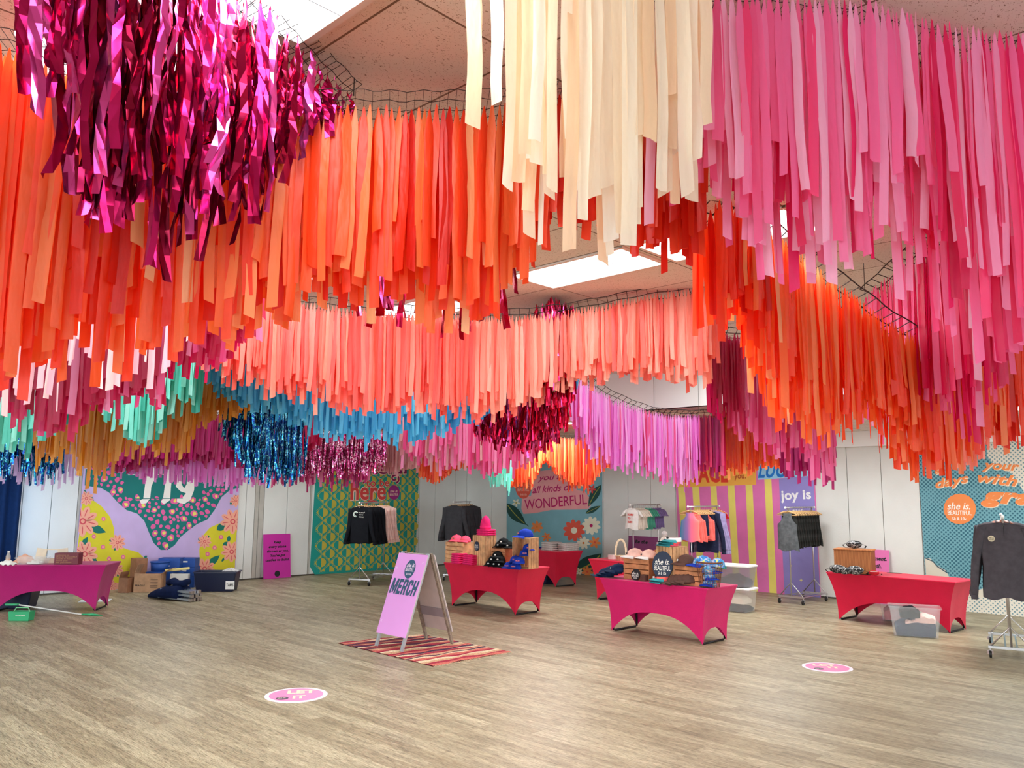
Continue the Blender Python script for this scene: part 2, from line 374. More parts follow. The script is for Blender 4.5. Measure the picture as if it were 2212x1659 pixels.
struct(mr.build('wall_right', [WALLC, dark], rz=RZ))
ml = MB(); ml.box((WL-.12, 3, 1.6), (.1, UR*2, 3.3), m=1)
JAMB = mat('grey_jamb_paint', 'b9b2a8', .7)
for a, b2 in zip(sl[:-1], sl[1:]): ml.box((WL-.035, (a+b2)/2, 1.5), (.07, b2-a-.012, 2.98), m=2 if b2-a < .16 else 0)
struct(ml.build('wall_left', [WALLC, dark, JAMB], rz=RZ))
base = mat('dark_kick_board', '4d443c', .8)
struct(slab(WL+.02, 20, UR-.012, UR-.002, .004, .03).build('baseboard_right', base, rz=RZ))
struct(slab(WL+.002, WL+.012, -10, UR-.02, .004, .03).build('baseboard_left', base, rz=RZ))
# floor shading objects: troffers
fr_m = mat('white_enamel', 'e8e2da', .4, noise=0); gl_m = mat('lit_diffuser', 'ffffff', .6, noise=0, emit=2.2)
names = {0: 'wide white ceiling light panel near upper left, beside the magenta foil fringe',
 1: 'lit ceiling light panel above the salmon streamers, left of a touching pair', 2: 'lit ceiling light panel above the salmon streamers, right of a touching pair',
 3: 'lit ceiling light panel half hidden by the long salmon fringe and crimson foil', 4: 'lit ceiling light panel glimpsed through the magenta foil at upper left',
 5: 'small lit panel in the lower ceiling above the far orange fringe', 6: 'flat pale light panel in the lower ceiling above pink tinsel'}
tp = None
for i, (q, v, z) in enumerate(LIGHTS):
    lb = names.get(i, 'ceiling light panel hidden above the streamers' if i >= len(LIGHTS)-9 else 'ceiling light panel beyond the photo')  # panels not in names are added for their light
    if tp is None:
        tp = thing('ceiling_light', lb, 'ceiling light', rm(q, v, z), RZ, 'ceiling light panels')
        f = MB()
        for sx, sy, cx, cy in ((1.2, .03, 0, .29), (1.2, .03, 0, -.29), (.03, .61, .59, 0), (.03, .61, -.59, 0)): f.box((cx, cy, -.008), (sx, sy, .014))
        f.build('frame', fr_m, tp)
        MB().box((0, 0, -.004), (1.15, .55, .006)).build('diffuser', gl_m, tp)
        lv = MB()
        for x in (-.29, 0, .29): lv.box((x, 0, -.009), (.004, .55, .003))
        lv.box((0, 0, -.009), (1.15, .004, .003)); lv.build('louvre', mat('louvre_strip', 'b9c4cc', .5, noise=0), tp)
    else: dup(tp, rm(q, v, z), RZ, lb)
# ================================================================== banners on the walls
def c(*a): return mat(*a)
PX = [0]
def banner(name, label, P, quad, base_m, cat='banner', group=None, art=None, mats=None):
    ab = [P.ab(*q) for q in quad]; n = len(ab)
    P.mb.add([P.pt(a, b, 0) for a, b in ab]+[P.pt(a, b, -6) for a, b in ab], [tuple(range(n)), tuple(reversed(range(n, 2*n)))]+[(i, n+i, n+(i+1) % n, (i+1) % n) for i in range(n)], 0)
    P.clip = ab[:4] if n == 4 else None
    art(P); P.clip = None
    o = P.mb.build(name, mats); tag(o, label, cat, group); return o
def cloth(name, col): return mat(name, col, .8, noise=.05, scale=3, bump=.5, bscale=5)
PL = lambda: Plane(rm(WL+.02, 0), U, W)
PRT = lambda: Plane(rm(0, UR-.02), W, -U)
# --- Fly banner
z1 = zc(0, 950, .25316)
def art_fly(P):
    T, YE, PK, PY, WH, PE, RD, LF = 1, 2, 3, 4, 5, 6, 7, 8
    teal = [(725, -300), (2065, -300), (2050, 410), (1960, 430), (1890, 490), (1830, 600), (1770, 680), (1680, 720), (1600, 780), (1540, 830), (1490, 900), (1430, 940), (1370, 940), (1310, 880), (1270, 790), (1230, 690), (1170, 630), (1080, 600), (1000, 530), (930, 450), (860, 410), (722, 390)]
    P.poly(z1(teal), T, 1)
    P.poly(z1([(700, 530), (800, 520), (870, 570), (940, 660), (975, 760), (970, 830), (1000, 900), (1090, 935), (1180, 960), (1230, 1010), (1230, 1100), (1180, 1262), (900, 1284), (640, 1300), (650, 1000), (690, 700)]), YE, 1)
    P.poly(z1([(2035, 620), (1900, 700), (1790, 750), (1720, 830), (1700, 940), (1705, 1050), (1700, 1225), (2003, 1204), (2010, 900), (2030, 760)]), YE, 1)
    P.poly(z1([(1700, 1150), (1760, 1222), (2003, 1204), (2005, 1130)]), PE, 2)
    P.poly(z1([(900, 1235), (1060, 1215), (1060, 1268), (900, 1284)]), PE, 2)
    def inside(x, y, poly):
        r = False; j = len(poly)-1
        for i in range(len(poly)):
            if (poly[i][1] > y) != (poly[j][1] > y) and x < (poly[j][0]-poly[i][0])*(y-poly[i][1])/(poly[j][1]-poly[i][1])+poly[i][0]: r = not r
            j = i
        return r
    pts = []
    for k in range(14000):
        x, y = R.uniform(730, 2050), R.uniform(60, 940)
        if not inside(x, y, teal) or (1040 < x < 1850 and y < 490+ (0 if x < 1700 else -60)) : continue
        if not all(inside(x+dx, y+dy, teal) for dx, dy in ((28, 0), (-28, 0), (0, 28), (0, -26))): continue
        rr = R.uniform(15, 38) if k < 3000 else R.uniform(13, 20)
        if any((x-a)**2+(y-b)**2 < (rr+r2+2)**2 for a, b, r2 in pts): continue
        pts.append((x, y, rr))
    for x, y, rr in pts:
        (px, py), = z1([(x, y)]); t = R.uniform(0, 3)
        P.blob(px, py, rr*.253, rr*.2, PK, 2, 9, .2, t)
        if rr > 26: P.blob(px+1, py, rr*.1, rr*.13, PY, 3, 7, .25, t)
    for poly in ([(1235, 60), (1345, 60), (1345, 290), (1320, 330), (1290, 400), (1280, 500), (1250, 540), (1205, 548), (1190, 520), (1222, 500), (1235, 400), (1245, 300)],
                 [(1400, 60), (1478, 60), (1470, 300), (1458, 400), (1450, 515), (1400, 550), (1372, 530), (1390, 500), (1405, 400)],
                 [(1495, 250), (1550, 250), (1548, 380), (1570, 415), (1592, 380), (1600, 250), (1665, 250), (1655, 430), (1622, 515), (1570, 548), (1508, 532), (1510, 500), (1555, 495), (1585, 455), (1540, 440), (1500, 400)],
                 [(1340, 60), (1400, 70), (1390, 110), (1340, 110)]):
        P.poly(z1(poly), WH, 4)
    for x0, x1, y in ((1090, 1560, 300), (1140, 1560, 505), (1090, 1300, 238)):
        P.poly(z1([(x0, y-4), (x1, y-9), (x1, y-4), (x0, y+3)]), T if y > 400 else WH, 5)
    fl = [(705, 695, 130), (722, 975, 110), (1000, 876, 68), (735, 500, 62), (985, 1105, 66), (1175, 1095, 70), (1985, 698, 105), (1745, 868, 58), (1975, 955, 88), (2012, 520, 52), (1745, 1100, 88), (950, 1245, 50)]
    for lf in ((760, 740, 905, 790, 34), (700, 905, 748, 830, 22), (930, 860, 975, 850, 15), (985, 900, 978, 948, 15), (770, 1010, 830, 1040, 22), (765, 480, 800, 520, 12), (728, 470, 722, 425, 12), (1850, 770, 1930, 715, 30), (1770, 1075, 1875, 985, 28), (1900, 905, 1950, 870, 18), (1948, 870, 1955, 815, 16), (1690, 840, 1715, 860, 12), (1770, 815, 1782, 840, 10), (1960, 550, 1990, 530, 12), (1160, 1030, 1200, 1010, 14), (1230, 1010, 1255, 990, 12), (990, 1130, 1010, 1170, 14), (1890, 1040, 1920, 1000, 10), (2010, 470, 2016, 500, 9)):
        a, b2 = z1([(lf[0], lf[1]), (lf[2], lf[3])]); P.leaf(a[0], a[1], b2[0], b2[1], lf[4]*.253, LF, 1, 3)
    for x, y, r in fl:
        (px, py), = z1([(x, y)]); P.flower(px, py, r*.253, PE, RD, 4, 9, 1, RD, .22)
        P.ell(px, py, r*.032, r*.032, PE, 7)
    for x, y in ((882, 675), (800, 825), (878, 915), (1050, 1000), (930, 1015), (1830, 920), (1885, 830), (1770, 975), (745, 600)):
        (px, py), = z1([(x, y)]); P.ell(px, py, 4.6, 4.6, PK, 3, 12); P.ell(px, py, 2.5, 2.5, PE, 4, 10)
banner('wall_banner', 'lilac, yellow and teal banner with a leopard band and large white Fly', PL(), [(188, 930), (523, 930), (507, 1256), (157, 1282)], None, art=art_fly,
       mats=[cloth('b_lilac', 'c9aedb'), cloth('b_teal', '0f7470'), cloth('b_yellow', 'd9cb2a'), cloth('b_pink', 'e4609f'), cloth('b_paleyel', 'eee06a'), cloth('b_cream', 'f3ece6'), cloth('b_peach', 'f2a88f'), cloth('b_coral', 'd9505a'), cloth('b_leaf', '17705f')])
# --- here banner
z2 = zc(520, 950, .217)
def art_here(P):
    quad = [P.ab(*q) for q in ((687, 990), (908, 990), (898, 1229), (676, 1243))]
    a0 = min(quad[0][0], quad[3][0]); a1 = max(quad[1][0], quad[2][0])
    dx = (P.ab(*z2([(985, 700)])[0])[0]-P.ab(*z2([(820, 715)])[0])[0]); dz = .40
    o = P.ab(*z2([(985, 720)])[0]); bt, bb = 3.0, .05
    def clip(pts):
        r = []
        return [(min(max(a, a0+.02), a1-.02), min(max(b, bb), bt)) for a, b in pts]
    for j in range(-12, 14):
        for i in range(-12, 13):
            ca_, cb_ = o[0]+i*dx+(j % 2)*dx/2, o[1]+j*dz/2
            if ca_ < a0+.02 or ca_ > a1-.02 or cb_ < bb or cb_ > bt: continue
            h, v_ = dx*.47, dz*.47
            P.polyab(clip([(ca_, cb_-v_), (ca_, cb_+v_), (ca_-h*.42, cb_+v_*.46), (ca_-h, cb_), (ca_-h*.42, cb_-v_*.46)]), 1, 1)
            n = 10
            P.polyab(clip([(ca_+dx*.29*math.cos(t), cb_+dz*.27*math.sin(t)) for t in [PI/2+PI*k/n for k in range(n+1)]]), 0, 2)
            P.polyab(clip([(ca_+dx*.29*math.cos(t), cb_+dz*.27*math.sin(t)) for t in [-PI/2+PI*k/n for k in range(n+1)]]), 1, 2)
    for i in range(-30, 31):          # thin lattice lines
        for sg in (1, -1):
            q = []
            for b in (bb, bt):
                q.append((o[0]+(i+.5)*dx+sg*(b-o[1])*dx/dz, b))
            (xa, ya), (xb, yb) = q
            lo, hi = 0.0, 1.0
            if xb != xa:
                ts = sorted(((a0+.02-xa)/(xb-xa), (a1-.02-xa)/(xb-xa))); lo, hi = max(0, ts[0]), min(1, ts[1])
            if lo >= hi: continue
            A = (xa+(xb-xa)*lo, ya+(yb-ya)*lo); B = (xa+(xb-xa)*hi, ya+(yb-ya)*hi)
            P.polyab([(A[0]-.006, A[1]), (A[0]+.006, A[1]), (B[0]+.006, B[1]), (B[0]-.006, B[1])], 1, 3)
    for m, l, bo in ((2, 5, .055), (3, 7, .012)):
        P.text('to be', z2([(1245, 465)])[0], z2([(1478, 462)])[0], 17, m, l, bo)
        P.text('here', z2([(1088, 592)])[0], z2([(1442, 590)])[0], 39, m, l, bo+.01)
        P.text('grateful', z2([(1010, 345)])[0], z2([(1650, 335)])[0], 24, m if m == 2 else 4, l, bo+.01)
        for cx, s in ((1200, 1), (1530, 1)):
            pts = []
            for k in range(22):
                t = k/21*2.4*PI; r = 8+44*k/21
                pts.append((cx+r*math.cos(t)*.95, 385+r*math.sin(t)*.9))
            P.stroke(z2(pts), .09 if m == 2 else .05, m if m == 2 else 4, l)
    P.stroke(z2([(1240, 640), (1290, 605), (1360, 625)]), .06, 3, 5)
    cx, cy = z2([(1522, 524)])[0]; P.ell(cx, cy, 12.4, 15.8, 5, 8)
    P.text('she is.', (cx-8.5, cy), (cx+8.5, cy-.5), 6, 2, 9, .02, .3); P.text('BEAUTIFUL', (cx-9, cy+7), (cx+9, cy+6.5), 5, 2, 9, .02)
banner('wall_banner', 'green and mustard diamond patterned banner reading grateful to be here', PL(), [(688, 930), (909, 930), (896, 1229), (680, 1241), (670, 1224)], None, art=art_here,
       mats=[cloth('h_teal', '18988c'), cloth('h_mustard', 'c7b545'), cloth('h_cream', 'f4c9b8'), cloth('h_red', 'd8423f'), cloth('h_maroon', '8c1450'), cloth('h_purple', '9b2477')])
# --- wonderful banner
z4 = zc(900, 950, .20796)
def art_won(P):
    P.poly(z4([(1240, 330), (1390, 310), (1640, 380), (1665, 520), (1750, 540), (1800, 610), (1812, 680), (1780, 722), (1400, 728), (1230, 762), (1110, 770), (1088, 720), (1095, 600), (1190, 580), (1205, 450)]), 1, 1)
    P.text('you are', z4([(1258, 425)])[0], z4([(1600, 400)])[0], 12.5, 2, 3, .012, .35)
    P.text('all kinds of', z4([(1203, 556)])[0], z4([(1630, 520)])[0], 15, 2, 3, .012, .35)
    P.text('WONDERFUL', z4([(1125, 722)])[0], z4([(1772, 668)])[0], 21, 2, 3, .006)
    cx, cy = z4([(1110, 490)])[0]; P.ell(cx, cy, 17.3, 25.4, 3, 3)
    P.text('she is.', (cx-12.5, cy-2), (cx+12.5, cy-1), 10, 4, 5, .012, .3); P.text('BEAUTIFUL', (cx-12.5, cy+9), (cx+12.5, cy+9), 7.5, 4, 5, .01); P.text('5k & 10k', (cx-7, cy+18.5), (cx+8, cy+18.5), 4.5, 4, 5, .01)
    for x0, y0, x1, y1, wd, be in ((932, 660, 1140, 885, 58, 10), (1915, 470, 1785, 695, 45, 8), (1755, 765, 1912, 685, 28, 0), (1640, 1360, 1922, 1180, 90, 30)):
        a, b2 = z4([(x0, y0), (x1, y1)]); P.leaf(a[0], a[1], b2[0], b2[1], wd*.208, 5, 6, 2, be*.208)
    P.stroke(z4([(1110, 850), (1165, 900)]), .02, 5, 2)
    for x, y, r, m, mc, n in ((1252, 905, 62, 7, 8, 7), (1350, 1010, 48, 7, 3, 6), (1852, 1065, 62, 7, 3, 6), (1637, 942, 112, 3, 9, 10), (1815, 892, 95, 9, 2, 10), (1735, 1072, 66, 9, 8, 8), (1035, 655, 42, 9, 6, 5), (1822, 512, 44, 10, 3, 5), (1775, 1370, 62, 7, 3, 7), (1235, 1075, 34, 1, 3, 7), (1690, 1370, 40, 9, 6, 6)):
        (px, py), = z4([(x, y)]); P.flower(px, py, r*.208, m, mc, 4, n, 1, None, .3 if r == 112 else .18)
banner('wall_banner', 'blue floral banner with pink cloud and words all kinds of WONDERFUL', PRT(), [(1095, 930), (1300, 930), (1301, 1244), (1094, 1226)], None, art=art_won,
       mats=[cloth('w_blue', '82b5c0'), cloth('w_pink', 'f3a6a8'), cloth('w_magenta', 'c41a63'), cloth('w_coral', 'e65a46'), cloth('w_light', 'f5b9a6'), cloth('w_leaf', '1d4a44'), cloth('w_olive', 'a9a548'), cloth('w_orange', 'ef8a4a'), cloth('w_ochre', 'e0803a'), cloth('w_white', 'efe9cf'), cloth('w_red', 'd8403f')])
# --- stripes banner
z7 = zc(1380, 830, .3255); z8 = zc(1450, 960, .25984)
def art_joy(P):
    for x0, x1, x2, x3, ye in ((255, 300, 300, 345, 1366), (350, 395, 395, 440, 1372), (470, 510, 515, 558, 1376), (585, 630, 630, 675, 1380), (705, 750, 742, 790, 1384), (832, 878, 868, 916, 1395)):
        P.poly(z7([(x0, 600), (x1, 600), (x3, ye), (x2, ye-4)]), 1, 1)
    P.poly(z7([(225, 300), (785, 300), (778, 667), (228, 684)]), 2, 2)
    P.poly(z7([(784, 300), (1150, 300), (1158, 608), (790, 634)]), 3, 2)
    P.poly(z7([(930, 626), (1158, 607), (1206, 1422), (968, 1396)]), 4, 3)
    P.text('PLACE', z8([(108, 310)])[0], z8([(475, 308)])[0], 36, 5, 4, .04)
    P.text('HAPPY', z8([(108, 135)])[0], z8([(475, 133)])[0], 36, 5, 4, .04)
    P.text('your', z8([(488, 152)])[0], z8([(610, 148)])[0], 11.5, 6, 4, .02); P.text('around', z8([(488, 220)])[0], z8([(668, 215)])[0], 12.5, 6, 4, .02); P.text('you.', z8([(525, 284)])[0], z8([(622, 282)])[0], 12.5, 6, 4, .02)
    P.text('LUCKY', z8([(722, 274)])[0], z8([(1140, 262)])[0], 32, 7, 4, .03, .4)
    P.text('joy is', z8([(912, 460)])[0], z8([(1165, 450)])[0], 20.5, 8, 4, .03); P.text('now.', z8([(965, 577)])[0], z8([(1110, 570)])[0], 12, 8, 4, .03)
    for x, y, r in ((1058, 1027, 13), (1007, 925, 8), (1140, 890, 8), (1015, 1205, 6), (1078, 1300, 12)):
        (px, py), = z7([(x if x > 900 else x, y)]); k = r*.33
        P.poly([(px, py-k*1.3), (px+k*.3, py-k*.3), (px+k, py), (px+k*.3, py+k*.3), (px, py+k*1.3), (px-k*.3, py+k*.3), (px-k, py), (px-k*.3, py-k*.3)], 9, 5)
banner('wall_banner', 'pink and yellow striped banner with orange PLACE block and lilac joy is panel', PRT(), [(1454, 925), (1754, 925), (1773, 1293), (1470, 1262)], None, art=art_joy,
       mats=[cloth('j_pink', 'e878b8'), cloth('j_yellow', 'f2e072'), cloth('j_orange', 'fbb84f'), cloth('j_sky', '9fd3f2'), cloth('j_lilac', '978cd0'), cloth('j_red', 'e8402c'), cloth('j_brown', 'c4542c'), cloth('j_blue', '1f78cf'), cloth('j_white', 'fbf6f8'), cloth('j_star', 'f3e3a0')])
# --- halftone banner at the right
def halftone(name, bg, dot, sc, thr):
    m, N, L, b = node_mat(name); b.inputs['Roughness'].default_value = .8
    tc = N.new('ShaderNodeTexCoord'); mp = N.new('ShaderNodeMapping'); mp.inputs['Rotation'].default_value = (0, 0, RZ); mp.vector_type = 'TEXTURE'
    L.new(tc.outputs['Object'], mp.inputs[0]); sx = N.new('ShaderNodeSeparateXYZ'); L.new(mp.outputs[0], sx.inputs[0])
    def mm(op, a, b2=None):
        q = N.new('ShaderNodeMath'); q.operation = op
        for i, v in enumerate((a, b2)):
            if v is None: continue
            if isinstance(v, (int, float)): q.inputs[i].default_value = v
            else: L.new(v, q.inputs[i])
        return q.outputs[0]
    s_ = mm('ADD', mm('SINE', mm('MULTIPLY', mm('ADD', sx.outputs[0], sx.outputs[2]), sc)), mm('SINE', mm('MULTIPLY', mm('SUBTRACT', sx.outputs[0], sx.outputs[2]), sc)))
    n = N.new('ShaderNodeTexNoise'); n.inputs['Scale'].default_value = .8; L.new(tc.outputs['Object'], n.inputs['Vector'])
    g = mm('GREATER_THAN', mm('ADD', s_, mm('MULTIPLY', mm('SUBTRACT', n.outputs['Fac'], .5), 2.2)), thr)
    x = N.new('ShaderNodeMix'); x.data_type = 'RGBA'; L.new(g, x.inputs[0]); x.inputs[6].default_value = lin(bg); x.inputs[7].default_value = lin(dot)
    L.new(x.outputs[2], b.inputs['Base Color']); return m
z6 = zc(1560, 950, .29476); z9 = zc(1980, 930, .22053)
def art_gra(P):
    P.poly(z6([(1488, 865), (1530, 872), (1560, 910), (1640, 960), (1660, 1000), (1790, 1060), (1850, 1105), (1900, 1095), (1960, 1060), (2100, 1080), (2600, 1060), (2600, 1352), (2212, 1309), (1757, 1268), (1505, 1238)]), 1, 1)
    P.poly(z6([(1495, 1130), (1760, 1150), (2600, 1200), (2600, 1352), (2212, 1309), (1757, 1268), (1505, 1238)]), 2, 2)
    P.poly(z9([(700, 100), (1900, 80), (1900, 900), (1050, 600), (960, 450), (900, 400), (760, 330), (690, 260)]), 2, 1)
    P.stroke(z6([(1488, 866), (1545, 890), (1580, 930), (1650, 975)]), .02, 5, 3)
    for m, l, d in ((3, 4, 4), (4, 5, 0)):
        def t(s_, a, b2, h, bo, sh):
            A, B = z9([(a[0]+d*2, a[1]+d*2), (b2[0]+d*2, b2[1]+d*2)]); P.text(s_, A, B, h, m, l, bo, sh)
        t('your', (640, 370), (1010, 395), 19, .03, .3); t('g', (175, 400), (235, 395), 17, .03, .3); t('days', (190, 565), (520, 500), 19, .03, .3)
        t('with', (595, 500), (985, 545), 22, .03, .3); t('gra', (630, 690), (1150, 725), 31, .06, .3)
    cx, cy = z9([(425, 768)])[0]; P.ell(cx, cy, 35, 33, 4, 6)
    P.text('she is.', (cx-27, cy+1), (cx+23, cy+1), 15, 6, 7, .02, .3); P.text('BEAUTIFUL', (cx-26, cy+13), (cx+26, cy+13.5), 10, 6, 7, .02); P.text('5k & 10k', (cx-16, cy+24), (cx+15, cy+24.5), 6.5, 6, 7, .015)
banner('wall_banner', 'blue halftone banner with orange lettering days with and an orange circle', PRT(), [(1979, 930), (2400, 915), (2400, 1352), (2078, 1323), (2003, 1313)], None, art=art_gra,
       mats=[halftone('g_blue', '6fa3ae', '2f6475', 88, .55), cloth('g_stone', 'd9d0c0'), halftone('g_paper', 'e2dbcd', '6f8f98', 88, 1.0), cloth('g_cream', 'f0dcc2'), cloth('g_orange', 'f08b4c'), cloth('g_ink', '3b5560'), cloth('g_white', 'f7efe6')])
# ================================================================== streamer garlands
CORD = mat('black_net_cord', '2a2220', .8, noise=0)
def ribbon(mb, P, L_, wd, ang, seg, kind, sw, mi=0):
    """one hanging strand: pinched at its knot, opening to its width, folded down the middle, cut off at the end"""
    tw = R.uniform(-.5, .5) if kind == 0 else R.uniform(-1.6, 1.6)
    ph, amp = R.uniform(0, 6), (R.uniform(.003, .010) if kind == 0 else R.uniform(.012, .03))*min(1.0, L_*1.5)
    fold = R.uniform(-.28, .28) if kind == 0 else R.uniform(-.5, .5); slant = R.uniform(-.5, .5)*wd
    vs = []; cols = 3; aj = 0; jx = jy = 0
    for j in range(seg+1):
        t = j/seg; t = t*t*.4+t*.6 if j < seg else 1.0
        k = min(1, .22+t*L_/.10*.78)
        if kind: aj += R.uniform(-.55, .55); jx += R.uniform(-.008, .008); jy += R.uniform(-.008, .008)
        a = ang+tw*t*(.4 if kind else 1)+aj
        dx, dy = math.cos(a), math.sin(a); sx = amp*math.sin(ph+t*7)*t+jx; sy = amp*math.cos(ph*1.3+t*6)*t+jy
        for i in (-1, 0, 1):
            o = i*wd/2*k; f = fold*wd*k if i == 0 else 0
            zz = -t*L_ + (slant*i*.5 if j == seg else 0) + (.012 if (j == 0 and i == 0) else 0)
            vs.append((P[0]+sx+sw[0]*t+dx*o-dy*f, P[1]+sy+sw[1]*t+dy*o+dx*f, P[2]+zz))
    fs = []
    for j in range(seg):
        for i in range(2): q = j*3+i; fs.append((q, q+1, q+4, q+3))
    mb.add(vs, fs, mi)
NG = [0]
def garland(label, ctl, mats, wd=.042, rows=3, gap=.75, kind=0, depth=.22, net=True, sparse=None, short=.62, nparts=100, mat_at=None, group='streamer garlands under the ceiling', flip=1):
    R.seed(100+NG[0]); NG[0] += 1
    P = [at(x, y, d) for x, y, d, yb in ctl]
    LB = [max(.12, p.z-at(x, yb, d).z) for p, (x, y, d, yb) in zip(P, ctl)]
    for p in P: p.z = min(p.z, ZH-.02)
    n = len(P)
    def cr(a, b, c_, d, t): return .5*((2*b)+(c_-a)*t+(2*a-5*b+4*c_-d)*t*t+(3*b-a-3*c_+d)*t*t*t)
    pts = []
    for i in range(n-1):
        a, b, c_, d = P[max(i-1, 0)], P[i], P[i+1], P[min(i+2, n-1)]
        m = max(2, int((c_-b).length/.04))
        for k in range(m):
            t = k/m; q = cr(a, b, c_, d, t); q.z = min(q.z, ZH-.02); pts.append((q, LB[i]*(1-t)+LB[i+1]*t, ctl[i][0]*(1-t)+ctl[i+1][0]*t))
    pts.append((P[-1], LB[-1], ctl[-1][0]))
    s = [0]
    for i in range(1, len(pts)): s.append(s[-1]+(pts[i][0]-pts[i-1][0]).length)
    tot = s[-1]
    def sample(u):
        lo, hi = 0, len(s)-1
        while hi-lo > 1:
            m = (lo+hi)//2
            if s[m] <= u: lo = m
            else: hi = m
        t = (u-s[lo])/max(1e-6, s[hi]-s[lo]); A, B = pts[lo], pts[hi]
        tg = (B[0]-A[0]); tg.z = 0
        if tg.length < 1e-5: tg = Vector((1, 0, 0))
        tg.normalize()
        return A[0]*(1-t)+B[0]*t, A[1]*(1-t)+B[1]*t, A[2]*(1-t)+B[2]*t, tg
    root = thing('streamer_garland', label, 'streamer garland', P[0].copy(), 0, group)
    # side of the net facing away from the camera
    strands = []
    for r in range(rows):
        u = R.uniform(0, wd)
        while u < tot:
            q, L_, px, tg = sample(u); nrm = Vector((-tg.y, tg.x, 0))
            if nrm.dot(Vector((q.x, q.y, 0))) < 0: nrm = -nrm
            off = depth*r/max(1, rows-1) if rows > 1 else 0
            pos = q+nrm*off+Vector((0, 0, -.05*r/max(1, rows)-R.uniform(0, .03)))
            f = R.random(); Lr = L_*(short+(1.06-short)*(f**.75)) if f < .9 else L_*R.uniform(1.0, 1.13)
            u += wd*R.uniform(gap*.7, gap*1.35)
            if sparse and R.random() < sparse(px): continue
            ang = math.atan2(tg.y, tg.x)+R.uniform(-.55, .55)+(R.uniform(-.6, .6) if kind else 0)
            mi = mat_at(px+R.uniform(-25, 25)) if mat_at else 0
            sw = tg*R.uniform(-.02, .02)+nrm*R.uniform(-.02, .02)
            strands.append((r, -Lr, pos, ang, mi, sw, wd*R.uniform(.8, 1.2)))
    strands.sort(key=lambda q: (q[0] > 0, q[1]))
    near = ctl[len(ctl)//2][2] < 5
    seg = (9 if near else 6) if kind == 0 else (15 if near else 9)
    vis = [q for q in strands if -40 < 1106+FPX*(q[2]-CAM).dot(RT)/max(.1, (q[2]-CAM).dot(FW)) < 2252]
    vis = sorted(vis, key=lambda q: (q[0], q[1]))[:nparts] if len(strands) > nparts else strands
    ids = set(id(q) for q in vis); rest = MB()
    for q in strands:
        r, nl, pos, ang, mi, sw, wv = q
        if id(q) in ids:
            mb = MB(); ribbon(mb, (0, 0, 0), -nl, wv, ang, seg, kind, sw)
            o = mb.build('streamer', mats[mi], root, smooth=kind == 0); o.location = pos-root.location
        else: ribbon(rest, pos-root.location, -nl, wv, ang, seg-(1 if kind == 0 else 0), kind, sw, mi)
    if rest.v: o = rest.build('streamer_fringe', mats, root, smooth=kind == 0); o['kind'] = 'stuff'
    if net:
        nb = MB(); st = .036 if near else .09; k = max(2, int(tot/st)); cw = .0012 if near else .003
        lines = 7 if near else 4; prev = None; wdn = depth+.05
        for i in range(k+1):
            q, L_, px, tg = sample(min(tot-1e-4, tot*i/k)); nrm = Vector((-tg.y, tg.x, 0))
            if nrm.dot(Vector((q.x, q.y, 0))) < 0: nrm = -nrm
            row = [q+nrm*(-.03+wdn*j/(lines-1))+Vector((0, 0, .055-.11*(j/(lines-1))+.006*math.sin(i*1.7+j))) for j in range(lines)]
            row = [p-root.location for p in row]
            for j in range(lines-1): nb.bar(row[j], row[j+1], cw*1.6, cw*1.6)
            if prev:
                for j in range(lines): nb.bar(prev[j], row[j], cw*2, cw*2)
            prev = row
        # cords to the ceiling at both ends and where it sags
        for u_ in (0.02, tot-.02):
            q = sample(u_)[0]-root.location
            if ZH-.01-(q.z+root.location.z) > .06: nb.bar(q, (q.x, q.y, ZH-.004-root.location.z), .004, .004)
        nb.build('netting', CORD, root)
    return root
ORG = film('orange_film', ['ff5820', 'ff662c', 'fd4a1a', 'ff7438', 'fb3e16', 'ff864c'])
RED = film('scarlet_film', ['f53312', 'e92a14', 'fa4420', 'e0200e', 'ff5030'])
PEA = film('peach_film', ['ffb27a', 'ffa066', 'ffbd8c'])
CRM = film('cream_film', ['fff0dc', 'ffe8cc', 'fff6ea', 'ffdcb8'], crinkle=.6)
PNK = film('pink_film', ['ff80b4', 'ff9cc8', 'ff70a8', 'ffb8d8', 'fc649c'])
HOT = film('hot_pink_film', ['f0246c', 'e8185e', 'ff4a86', 'd81056', 'ff6c9e'])
CRS = film('crimson_film', ['c81450', 'b80e44', 'd41e5c', 'c40a4e'])
SAL = film('salmon_film', ['fc7e68', 'ff8c76', 'ff9c88', 'f87060', 'ffae9a'], crinkle=.5)
COR = film('coral_film', ['fa7060', 'f4655a', 'ff8070', 'ee5c54'])
PAL = film('pale_pink_film', ['ffd4dc', 'fbc8d4', 'ffe2e4', 'f6c0d0'], crinkle=.6)
TEA = film('teal_film', ['3cb8a4', '5cc8b4', '80dccb', 'a2e8da', '34a896'])
OCH = film('ochre_film', ['d98b26', 'cc7c1c', 'e39a3a', 'd6852c'])
BLU = film('sky_blue_film', ['46b0dc', '5cbfe6', '379fd0', '74cbe8', '3aa6d8'], crinkle=.4)
DBL = film('deep_blue_film', ['1f86c0', '2b78b4', '2f94cc'])
MAG = film('magenta_film', ['c01070', 'b40a60', 'cf1c80', 'a80a5a'])
LPK = film('orchid_film', ['f084dc', 'f29ce6', 'ea72d2', 'f8b0ec'])
MPK = film('rose_pink_film', ['f0609c', 'ea5090', 'f47cb0', 'e84488', 'f590bc'])
DUS = film('dusty_rose_film', ['dc9aa0', 'd48e98', 'e6a8ac'])
LIL = film('lilac_film', ['e4c8f4', 'dcbcf0', 'eed8fa'])
MIN = film('mint_film', ['88ecd8', '74e0cc', 'a4f4e4'])
FOR = film('far_orange_film', ['fa5a20', 'f24c1c', 'ff7a3a', 'ff9a58', 'e84018'])
